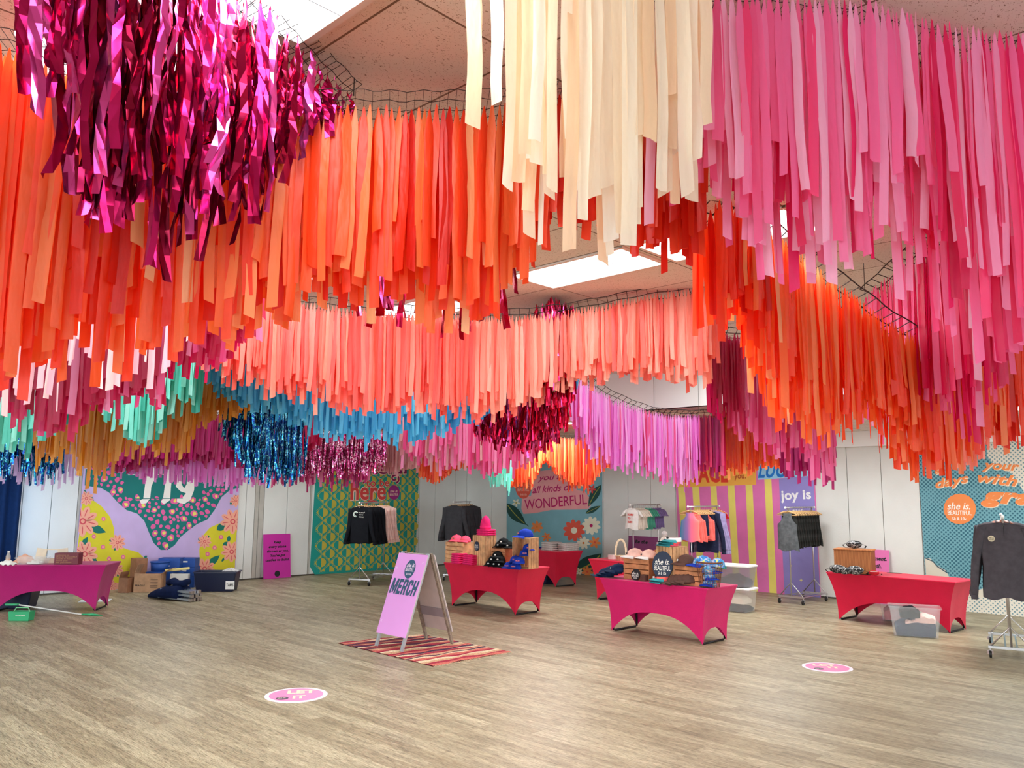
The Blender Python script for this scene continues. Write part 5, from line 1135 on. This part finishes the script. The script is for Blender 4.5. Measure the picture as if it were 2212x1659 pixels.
mb.add([(p.x, p.y, .001) for p in und], [(3, 2, 1, 0)], 1)
rt_ = thing('striped_rug', 'woven rag rug striped crimson, cream and plum under the sandwich board', 'rug', C0)
mb.build('weave', [mat(a, b, .95, noise=.3, scale=60, bump=.8, bscale=90) for a, b in STR], rt_, world=True)
fg = MB()
for e in ((RBt, RRt), (RL, RTp)):
    for k in range(60):
        p = e[0].lerp(e[1], (k+.5)/60); o = (RBt-RL).normalized()*(1 if e[0] == RBt else -1); q = p+o*R.uniform(.02, .05)+Vector((R.uniform(-.01, .01), R.uniform(-.01, .01), 0)); fg.bar((p.x, p.y, .006), (q.x, q.y, .003), .004, .003)
fg.build('fringe', MATS['rug_cream'], rt_, world=True)
def sticker(label, px, py, r, ang, words):
    p = G(px, py); t = thing('floor_sticker', label, 'floor sticker', (p.x, p.y, 0), ang, 'round pink floor stickers')
    x = MB(); x.lathe([(r, .0005), (r, .005)], n=48); x.build('border', mat('sticker_white', 'fbe9f2', .35, noise=0), t)
    x = MB(); x.lathe([(r*.86, .005), (r*.86, .0062)], n=48); x.build('disc', mat('sticker_pink', 'f78fc0', .35, noise=0), t)
    P = Plane((0, 0, .0065), (1, 0, 0), (0, 0, 1), .0006)
    P.mb.add([P.pt(-.42*r+.2*r*math.cos(2*PI*k/24), -.42*r+.2*r*math.sin(2*PI*k/24), 1) for k in range(24)], [tuple(range(24))], 1)
    for tx, A, B, h in words: P.textab(tx, (A[0]*r, A[1]*r), (B[0]*r, B[1]*r), h*r, 0, 1, .05)
    P.textab('she is.', (-.56*r, -.42*r), (-.3*r, -.42*r), .08*r, 0, 2, .03)
    P.mb.build('lettering', [mat('sticker_cream', 'fbe6c8', .4, noise=0), mat('sticker_plum', '5a4a62', .4, noise=0)], t)
sticker('round pink floor sticker in the left foreground', 640, 1502, .3, math.radians(12), [('LET', (-.3, .18), (.62, .18), .42), ('IT', (-.1, -.5), (.3, -.5), .38)])
sticker('round pink floor sticker in the right foreground', 1787, 1442, .28, math.radians(-8), [('LET', (-.5, .2), (.4, .2), .38), ('IT', (0, -.2), (.5, -.2), .3)])
# ================================================================== signs leaning on the walls
def wallsign(label, P0, quad, m, lines, ink, cat='sign'):
    ab = [P0.ab(*q) for q in quad]; a0 = min(q[0] for q in ab); a1 = max(q[0] for q in ab); b1 = max(q[1] for q in ab); b0 = .004
    lean = .10; X = P0.X; N = P0.N; base = P0.O+X*((a0+a1)/2)+N*(lean+.03); base.z = b0
    Yv = (Z*(b1-b0)-N*lean).normalized(); H = b1-b0; Nn = X.cross(Yv).normalized()
    t = thing('foam_board_sign', label, cat, base, math.atan2(X.y, X.x), 'pink foam board signs'); w2 = (a1-a0)/2; mb = MB()
    vs = [base+X*x+Yv*y+Nn*o for o in (0, .01) for x, y in ((-w2, 0), (w2, 0), (w2, H), (-w2, H))]
    mb.add(vs, [(4, 5, 6, 7), (3, 2, 1, 0), (0, 1, 5, 4), (1, 2, 6, 5), (2, 3, 7, 6), (3, 0, 4, 7)]); mb.build('board', m, t, world=True)
    P = Plane(base+Nn*.0105, X, Nn)
    for tx, xa, xb, y, h in lines: P.textab(tx, (xa*w2, y*H), (xb*w2, y*H), h*H, 0, 1, .045, .25)
    P.mb.add([P.pt(.2*w2*math.cos(2*PI*k/20), .1*H+.2*w2*math.sin(2*PI*k/20), 1) for k in range(20)], [tuple(range(20))], 0)
    P.mb.build('lettering', ink, t, world=True); return t
MGS = mat('magenta_sign', 'c8289c', .5, noise=.02)
wallsign('magenta sign with black slanted text between the two left banners', PL(), [(567, 1154), (621, 1153), (621, 1246), (568, 1249)], MGS,
    [('Keep', -.25, .3, .79, .055), ('every stone', -.62, .68, .69, .055), ('thrown at you.', -.75, .85, .59, .055), ("You've got", -.5, .6, .49, .055), ('castles to build.', -.85, .92, .39, .055)], BLKI)
PP = PRT(); wallsign('pink sign with this moment, strength, energy behind the right red table', PRT(), [(1843, 1186), (1922, 1188), (1922, 1300), (1843, 1300)], mat('pink_sign', 'e56fb0', .5, noise=.02),
    [('this moment.', -.62, .88, .80, .075), ('Your strength.', -.85, .62, .66, .075), ('Your energy.', -.75, .5, .52, .075)], BLKI)
wallsign('plum sign starting Be the, hidden behind the small tee rack', PRT(), [(1361, 1157), (1425, 1160), (1425, 1255), (1361, 1250)], mat('plum_sign', '8c3a70', .5, noise=.02),
    [('Be the', -.55, .3, .84, .075)], BLKI)
# ================================================================== storage tubs, boxes and tools on the floor
CLEAR = mat('clear_plastic', 'f4f6f8', .15, noise=0, alpha=.13); CLEAR2 = mat('smoky_clear_plastic', 'b4b4bc', .3, noise=0, alpha=.3)
def tub(label, loc, rz, dim, m, fills=(), lid=None, z=0, group='storage tubs', tag_=None, handle=None):
    L_, D, H = dim; t = thing('storage_tub', label, 'storage tub', (loc[0], loc[1], z), rz, group)
    def ringr(k, zz, e=0): 
        r = []
        for sx, sy in ((1, 1), (-1, 1), (-1, -1), (1, -1)):
            for a in (0, .5, 1):
                an = {(1, 1): 0, (-1, 1): PI/2, (-1, -1): PI, (1, -1): 1.5*PI}[(sx, sy)]+a*PI/2; r.append((sx*(L_/2*k-.03+e)+.03*math.cos(an), sy*(D/2*k-.03+e)+.03*math.sin(an), zz))
        return r
    x = MB(); x.loft([ringr(.86, .004), ringr(1, H), ringr(1, H, -.006), ringr(.87, .012, -.006)], cap=True); x.build('shell', m, t, smooth=False)
    x = MB(); x.loft([ringr(1, H-.02, .002), ringr(1, H-.018, .016), ringr(1, H, .016), ringr(1, H, .001)], cap=False); x.build('rim', m, t)
    for i, (mm, zz, hh, ox, k) in enumerate(fills):
        q = MB(); nx = 9
        def fn(u, v, zz=zz, hh=hh, ox=ox, k=k): return ((u-.5)*L_*.8*k+ox*L_, (v-.5)*D*.78, zz+hh*(.6+.4*math.sin(u*PI))*(.7+.3*math.sin(v*PI))+.012*math.sin(u*14+v*9+i*2))
        q.grid(fn, nx, nx); q.grid(lambda u, v: ((u-.5)*L_*.76*k+ox*L_, (v-.5)*D*.74, zz), nx, nx)
        ed = [(i2/nx, 0) for i2 in range(nx)]+[(1, i2/nx) for i2 in range(nx)]+[(1-i2/nx, 1) for i2 in range(nx)]+[(0, 1-i2/nx) for i2 in range(nx)]
        q.loft([[fn(u, v) for u, v in ed], [((u-.5)*L_*.76*k+ox*L_, (v-.5)*D*.74, zz) for u, v in ed]], cap=False); q.build('clothes_inside', mm, t, smooth=True)
    if lid:
        x = MB(); x.loft([ringr(1, H+.001, .018), ringr(1, H+.02, .018), ringr(1, H+.032, -.01)], cap=True); x.build('lid', lid, t)
    if handle: x = MB(); x.box((-L_*.2, -D/2-.02, H-.02), (.12, .02, .05)); x.build('latch', handle, t, bevel=.004)
    if tag_: 
        P = Plane((0, -D/2*.965-.006, 0), (1, 0, 0), (0, -1, 0)); x0, z0, w_, h_ = tag_; P.polyab([(x0, z0), (x0+w_, z0), (x0+w_, z0+h_), (x0, z0+h_)], 0, 1); P.textab('TARPS', (x0+.02, z0+h_*.35), (x0+w_*.9, z0+h_*.35), h_*.35, 1, 2, .03); P.mb.build('paper_label', [PLW, BLKI], t)
    return t
g1 = G(1960, 1374); 
tub('clear tub with dark and pink clothes under the right red table', g1+IN6*.13+LX6*.06, rz6+.45, (.66, .42, .42), CLEAR, [(NVC, .016, .26, 0, 1), (PKF, .2, .12, .2, .5), (PKF, .17, .08, -.06, .35), (BLKF, .26, .16, -.1, .5)])
g1b = G(1925, 1345); tub('pink filled clear tub behind the other tub under the right table', g1b+IN6*.35, rz6+.45, (.62, .4, .34), CLEAR, [(fab('salmon_cloth', 'ee8f94'), .016, .28, 0, 1)], lid=mat('frosted_lid', 'efe4e2', .5, noise=0))
g2 = G(1578, 1322)+IN4*.2
tub('lower clear tub with dark clothes behind the hot pink table', g2, rz4+.1, (.6, .42, .38), CLEAR, [(BLKF, .016, .12, 0, 1), (CRF, .14, .16, 0, .9)], lid=PLW)
tub('upper grey tub with white lid and green latch behind the hot pink table', g2, rz4+.1, (.6, .42, .34), CLEAR2, [(GRF, .016, .2, 0, 1)], lid=PLW, z=.42, handle=mat('green_latch', '2f8f7c', .4, noise=0))
# left corner
NVP = mat('navy_plastic', '101a3c', .35, noise=0); BXB = mat('royal_blue_carton', '1c4c9c', .5, noise=.05); CDB = mat('corrugated_cardboard', 'b98f6c', .85, noise=.12, scale=12); CDB2 = mat('dark_brown_cardboard', '9a6a4c', .85, noise=.12, scale=12)  # second cardboard is a darker brown
g3 = G(455, 1278)+Vector((.05, .2, 0)); tub('open navy tub with a white paper label by the leopard banner', g3, .1, (.82, .5, .38), NVP, [], group='storage tubs', tag_=(.22, .05, .17, .16))
x = MB(); R.seed(11); x.grid(lambda u, v: ((u-.5)*.3, (v-.5)*.2, .06*math.sin(u*PI)*math.sin(v*PI)+.02*math.sin(u*21)*math.sin(v*17)), 12, 10); o = x.build('plastic_bag', mat('crumpled_clear_film', 'f0eaea', .2, noise=0, alpha=.6), None, smooth=False); o.location = (g3.x+.26, g3.y+.0, .385); tag(o, 'crumpled clear plastic bag at right corner of the navy tub', 'plastic bag')
def carton(label, loc, rz, dim, m, flaps=0, marks=None, group='cardboard boxes', z=0, name='cardboard_box'):
    L_, D, H = dim; t = thing(name, label, 'box', (loc[0], loc[1], z), rz, group); x = MB()
    if flaps:
        th = .006
        for s in (-1, 1): x.box((0, s*(D/2-th/2), H/2+.002), (L_, th, H)); x.box((s*(L_/2-th/2), 0, H/2+.002), (th, D-2*th, H))
        x.box((0, 0, .006), (L_-.02, D-.02, th)); x.build('walls', m, t)
        for i, (s, ax, an) in enumerate(((-1, 'x', 1.9), (1, 'x', .5), (1, 'y', .9))[:flaps]):
            f = MB(); fl = D*.45
            if ax == 'x': f.bar((s*L_/2, 0, H), (s*(L_/2)+s*fl*math.cos(an), 0, H+fl*math.sin(an)), D*.96, th, up=(0, 0, 1))
            else: f.bar((0, s*D/2, H), (0, s*(D/2)+s*fl*math.cos(an), H+fl*math.sin(an)), L_*.96, th)
            f.build('flap', m, t)
    else: x.box((0, 0, H/2+.002), (L_, D, H)); x.build('walls', m, t, bevel=.004)
    if marks:
        P = Plane((0, -D/2-.001, 0), (1, 0, 0), (0, -1, 0))
        for tx, A, B, h in marks[0]: P.textab(tx, A, B, h, 0, 1, .03)
        for q in marks[1]: P.polyab(q, 0, 1)
        P.mb.build('printing', marks[2], t)
    return t
h1_ = G(318, 1279)+Vector((0, .12, 0))
def gw(px, m_):
    r = ray(px, 1250); k = (WL+m_)/r.dot(W); return Vector((r.x*k, r.y*k, 0))
bars = [[(.06, y), (.2, y), (.2, y+.008), (.06, y+.008)] for y in (.1, .13, .16, .19, .22, .25)]
carton('open cardboard box with printed lines and raised flap left of the navy bag', h1_, .1, (.5, .4, .36), CDB, 2, ([('FRAGILE', (-.22, .12), (-.04, .12), .03)], bars, BLKI))
carton('tall folded cardboard sheet box standing behind the open cardboard box', gw(298, .3), .8, (.22, .3, .62), CDB2)
carton('small open cardboard box at left end of the box group', gw(270, .4)+Vector((.1, -.1, 0)), -.2, (.2, .26, .28), CDB2, 1)
hb_ = gw(368, .42); wm = lambda: ([], [[(-.1, .1), (.02, .1), (.02, .13), (-.1, .13)]], INK)
carton('large royal blue box, lower one of the left blue pile', hb_, .6, (.42, .36, .34), BXB, 0, wm(), 'royal blue boxes'); carton('royal blue box on top of the left blue pile', hb_, .12, (.42, .36, .26), BXB, 0, wm(), 'royal blue boxes', .344)
hc_ = gw(406, .42); carton('royal blue box, lowest of the right blue pile', hc_, .05, (.36, .34, .22), BXB, 0, wm(), 'royal blue boxes'); carton('royal blue box, middle of the right blue pile', hc_, .02, (.36, .34, .18), BXB, 0, wm(), 'royal blue boxes', .224); carton('royal blue box on top of the right blue pile', hc_, .08, (.34, .32, .18), BXB, 0, wm(), 'royal blue boxes', .406)
hd_ = gw(335, .42)+Vector((.1, -.05, 0)); carton('royal blue box behind the open cardboard box', hd_, .0, (.4, .34, .36), BXB, 0, wm(), 'royal blue boxes')
t = thing('round_tub', 'round royal blue tub with lid behind the open cardboard box', 'tub', (hd_.x, hd_.y, .364), 0); x = MB(); x.lathe([(.16, 0), (.175, .17)], n=24); x.build('shell', BXB, t, smooth=True); x = MB(); x.lathe([(.18, .17), (.185, .175), (.185, .195), (.17, .2)], n=24); x.build('lid', BXB, t, smooth=True)
hf = G(385, 1296); t = thing('canopy_frame', 'folded canopy frame with silver legs sticking out of a navy bag', 'canopy frame', (hf.x, hf.y, 0), -.42)
x = MB(); SLV = mat('silver_pole', 'bcc8d6', .3, .7, noise=0)
k_ = 0
for i in range(4):
    for j in range(3):
        y, z = -.12+.075*i+(j % 2)*.03, .035+.065*j; x = MB(); x.bar((-.38+.02*j, y+.02, z+.02), (.40+R.uniform(-.03, .03), y, z), .034, .034); po = x.build('pole', SLV, t)
        e = MB(); xx = .41+R.uniform(-.03, .03); e.box((xx, y, z), (.05, .05, .05)); e.build('foot_plate', CHR, po)
x = MB(); x.loft([[(xx, r*1.5*math.cos(2*PI*k/16)+oy, .003+max(0, r*(1+math.sin(2*PI*k/16)))+.01*math.sin(k*2+xx*30)*(math.sin(2*PI*k/16) > 0)) for k in range(16)] for xx, r, oy in ((-.72, .03, 0), (-.6, .07, .02), (-.4, .1, 0), (-.15, .13, 0), (.0, .14, .01), (.1, .135, .0))]); x.build('bag', fab('navy_nylon', '0f1c40'), t, smooth=True)
x = MB(); x.loft([[(-.25+.3*u, .02+.1*math.cos(2*PI*k/12), .3+.06*math.sin(2*PI*k/12)+.03*math.sin(u*6)) for k in range(12)] for u in (0, .3, .6, 1, 1.4)]); x.build('bag_flap', fab('navy_nylon', '0f1c40'), t, smooth=True)
hl = gw(385, .95); o = MB().bar((-.24, 0, .0), (.24, 0, .05), .05, .05).build('foam_roll', mat('pale_yellow_foam', 'e9d68a', .8), None, bevel=.012); o.location = (hl.x+.02, hl.y-.12, .40); tag(o, 'pale yellow long roll lying on top before the blue boxes', 'roll')
o = MB().box((0, 0, .17), (.36, .1, .34)).build('white_slatted_bin', mat('off_white_board', 'd8d4d0', .7), None, bevel=.004); o.location = (hl.x+.08, hl.y-.12, .002); tag(o, 'off white panel standing below the pale yellow roll', 'panel')
# magenta table goods
rz1 = math.radians(8); LX1 = Vector((math.cos(rz1), math.sin(rz1), 0)); IN1 = Vector((-LX1.y, LX1.x, 0))
def on1(px, inn=.2): p = G(px, 1221, TOPZ)+IN1*inn; return p
p = on1(138, .18); t = thing('dark_red_box', 'dark red box with fine gold text on the magenta table', 'box', (p.x, p.y, TOPZ), rz1); x = MB(); x.box((0, 0, .095), (.37, .2, .185)); x.build('body', mat('oxblood_card', '6e1428', .5, noise=.05), t, bevel=.003)
P = Plane((0, -.101, 0), (1, 0, 0), (0, -1, 0))
for i, s_ in enumerate(('welcome to', 'she is beautiful', 'check in here', 'thank you', 'see you soon')): P.textab(s_, (-.16, .15-.03*i), (-.16+.02*len(s_), .15-.03*i), .014, 0, 1)
P.mb.build('lettering', mat('gold_ink', 'c89a5c', .5, noise=0), t)
p = on1(88, .42); t = thing('wooden_tote', 'pale wooden carrying tote left of the dark red box', 'tote', (p.x, p.y, TOPZ), rz1); PW = mat('pale_birch', 'e8d6bc', .6, noise=.1)
for s in (-1, 1): x = MB(); x.bar((s*.19, 0, 0), (s*.16, 0, .24), .16, .014, up=(0, 1, 0)); x.build('end_board', PW, t)
x = MB(); x.bar((-.17, 0, .225), (.17, 0, .225), .02, .02); x.build('handle_bar', PW, t); x = MB(); x.box((0, -.07, .04), (.36, .01, .07)); x.box((0, .07, .04), (.36, .01, .07)); x.box((0, 0, .008), (.36, .14, .012)); x.build('tray', PW, t)
p = on1(62, .16); tub('low clear tray on the magenta table', p, rz1, (.46, .26, .12), CLEAR, [(WHF, .014, .05, .08, .5)], z=TOPZ, group='clear trays')
p = on1(4, .2); t = thing('juice_bottle', 'clear bottle of orange juice with white cap, far left', 'bottle', (p.x, p.y, TOPZ), 0); x = MB(); x.lathe([(.034, .002), (.036, .02), (.036, .13), (.02, .17), (.016, .19)], n=18); x.build('bottle_body', mat('bottle_plastic', 'e8e2da', .1, noise=0, alpha=.4), t, smooth=True)
x = MB(); x.lathe([(.031, .006), (.032, .09)], n=16); x.build('juice', mat('orange_juice', 'f09a3a', .3, noise=0), t, smooth=True); x = MB(); x.lathe([(.019, .188), (.019, .212)], n=14); x.build('bottle_cap', PLW, t)
p = on1(26, .45); x = MB(); x.grid(lambda u, v: ((u-.5)*.34, (v-.5)*.22, .14*math.sin(PI*u)**.8*math.sin(PI*v)**.6+.012*math.sin(u*17+v*11)), 14, 12); o = x.build('crumpled_bag', fab('peach_bag', 'f0b59a'), None, smooth=True); o.location = (p.x, p.y, TOPZ+.003); tag(o, 'peach coloured soft bag behind the clear tray', 'bag')
p = on1(8, .12); x = MB(); x.grid(lambda u, v: ((u-.5)*.3, (v-.5)*.2, .07*math.sin(PI*u)*math.sin(PI*v)+.01*math.sin(u*23+v*9)), 14, 12); o = x.build('white_cloth', WHF, None, smooth=True); o.location = (p.x, p.y, TOPZ+.003); tag(o, 'crumpled white cloth at the left end of the magenta table', 'cloth')
p = G(45, 1316)+Vector((-.25, .2, 0)); tub('navy tub standing under the magenta table', p, rz1, (.7, .42, .3), NVP, [], group='storage tubs')
p = G(206, 1298); o = MB().box((0, 0, .006), (.5, .34, .008)).build('white_board', mat('white_sheet', 'e6f0f8', .4, noise=0), None, bevel=.002); o.location = (p.x, p.y, 0); o.rotation_euler.z = .3; tag(o, 'white flat board lying on the floor behind the magenta table leg', 'board')
p = G(39, 1342); t = thing('cleaning_caddy', 'green plastic cleaning caddy on the floor before the magenta table', 'caddy', (p.x, p.y+.08, 0), 0); GR = mat('green_plastic', '2fae74', .4, noise=.05)
x = MB(); x.loft([[(sx*.16*k, sy*.08*k, z) for sx, sy in ((-1, -1), (1, -1), (1, 1), (-1, 1))] for k, z in ((.92, .003), (1, .14), (.96, .14), (.88, .02))]); x.build('body', GR, t); x = MB(); x.tube([(-.12, 0, .13), (-.09, 0, .19), (.09, 0, .19), (.12, 0, .13)], .008); x.build('handle', mat('light_green', '8fdca0', .4, noise=0), t)
P = Plane((0, -.081, 0), (1, 0, 0), (0, -1, .05)); P.textab('CLEAN', (-.05, .08), (.1, .08), .025, 0, 1, .02); P.mb.build('paper_label', [INK], t)
qa, qb = G(36, 1325), G(236, 1326); L_ = (qb-qa).length; t = thing('mop', 'long white mop handle with green ends lying on the floor', 'mop', (qa.x, qa.y-.22, 0), math.atan2(qb.y-qa.y, qb.x-qa.x))
x = MB(); x.tube([(.1, 0, .17), (L_*.78, 0, .02)], .011); x.build('shaft', PLW, t, smooth=True); x = MB(); x.tube([(L_*.78, 0, .021), (L_*.9, 0, .02), (L_, 0, .008)], .016, rs=[.013, .02, .004]); x.build('grip', GR, t, smooth=True); x = MB(); x.box((.05, 0, .17), (.2, .08, .03)); x.build('mop_head', GR, t, bevel=.008)
p = G(1178, 1262)+Vector((.0, .25, 0)); tub('dark navy tub under the red table by the floral banner', p, rz3, (.5, .36, .24), NVP, [], group='storage tubs')
# navy curtain in the far left doorway
P0 = Plane(rm(WL+.12, 0), U, W); xs = [(-260, 0), (44, 0)]; a0 = P0.ab(-260, 1100)[0]; a1 = P0.ab(42, 1100)[0]
x = MB(); x.grid(lambda u, v: tuple(P0.O+P0.X*(a0+(a1-a0)*u)+P0.N*(.05+.045*math.sin(u*60)+.015*math.sin(u*23+v*4))+Z*(.03+2.86*v)), 120, 8); cu = thing('curtain', 'navy curtain covering the doorway at the far left edge', 'curtain', P0.O+P0.X*a0)
x.build('drape', fab('navy_drape', '0c2346', .1), cu, smooth=True, world=True); x = MB(); x.tube([P0.O+P0.X*(a0-.1)+P0.N*.05+Z*2.91, P0.O+P0.X*(a1+.1)+P0.N*.05+Z*2.91], .014); x.build('rod', STEEL, cu, world=True)
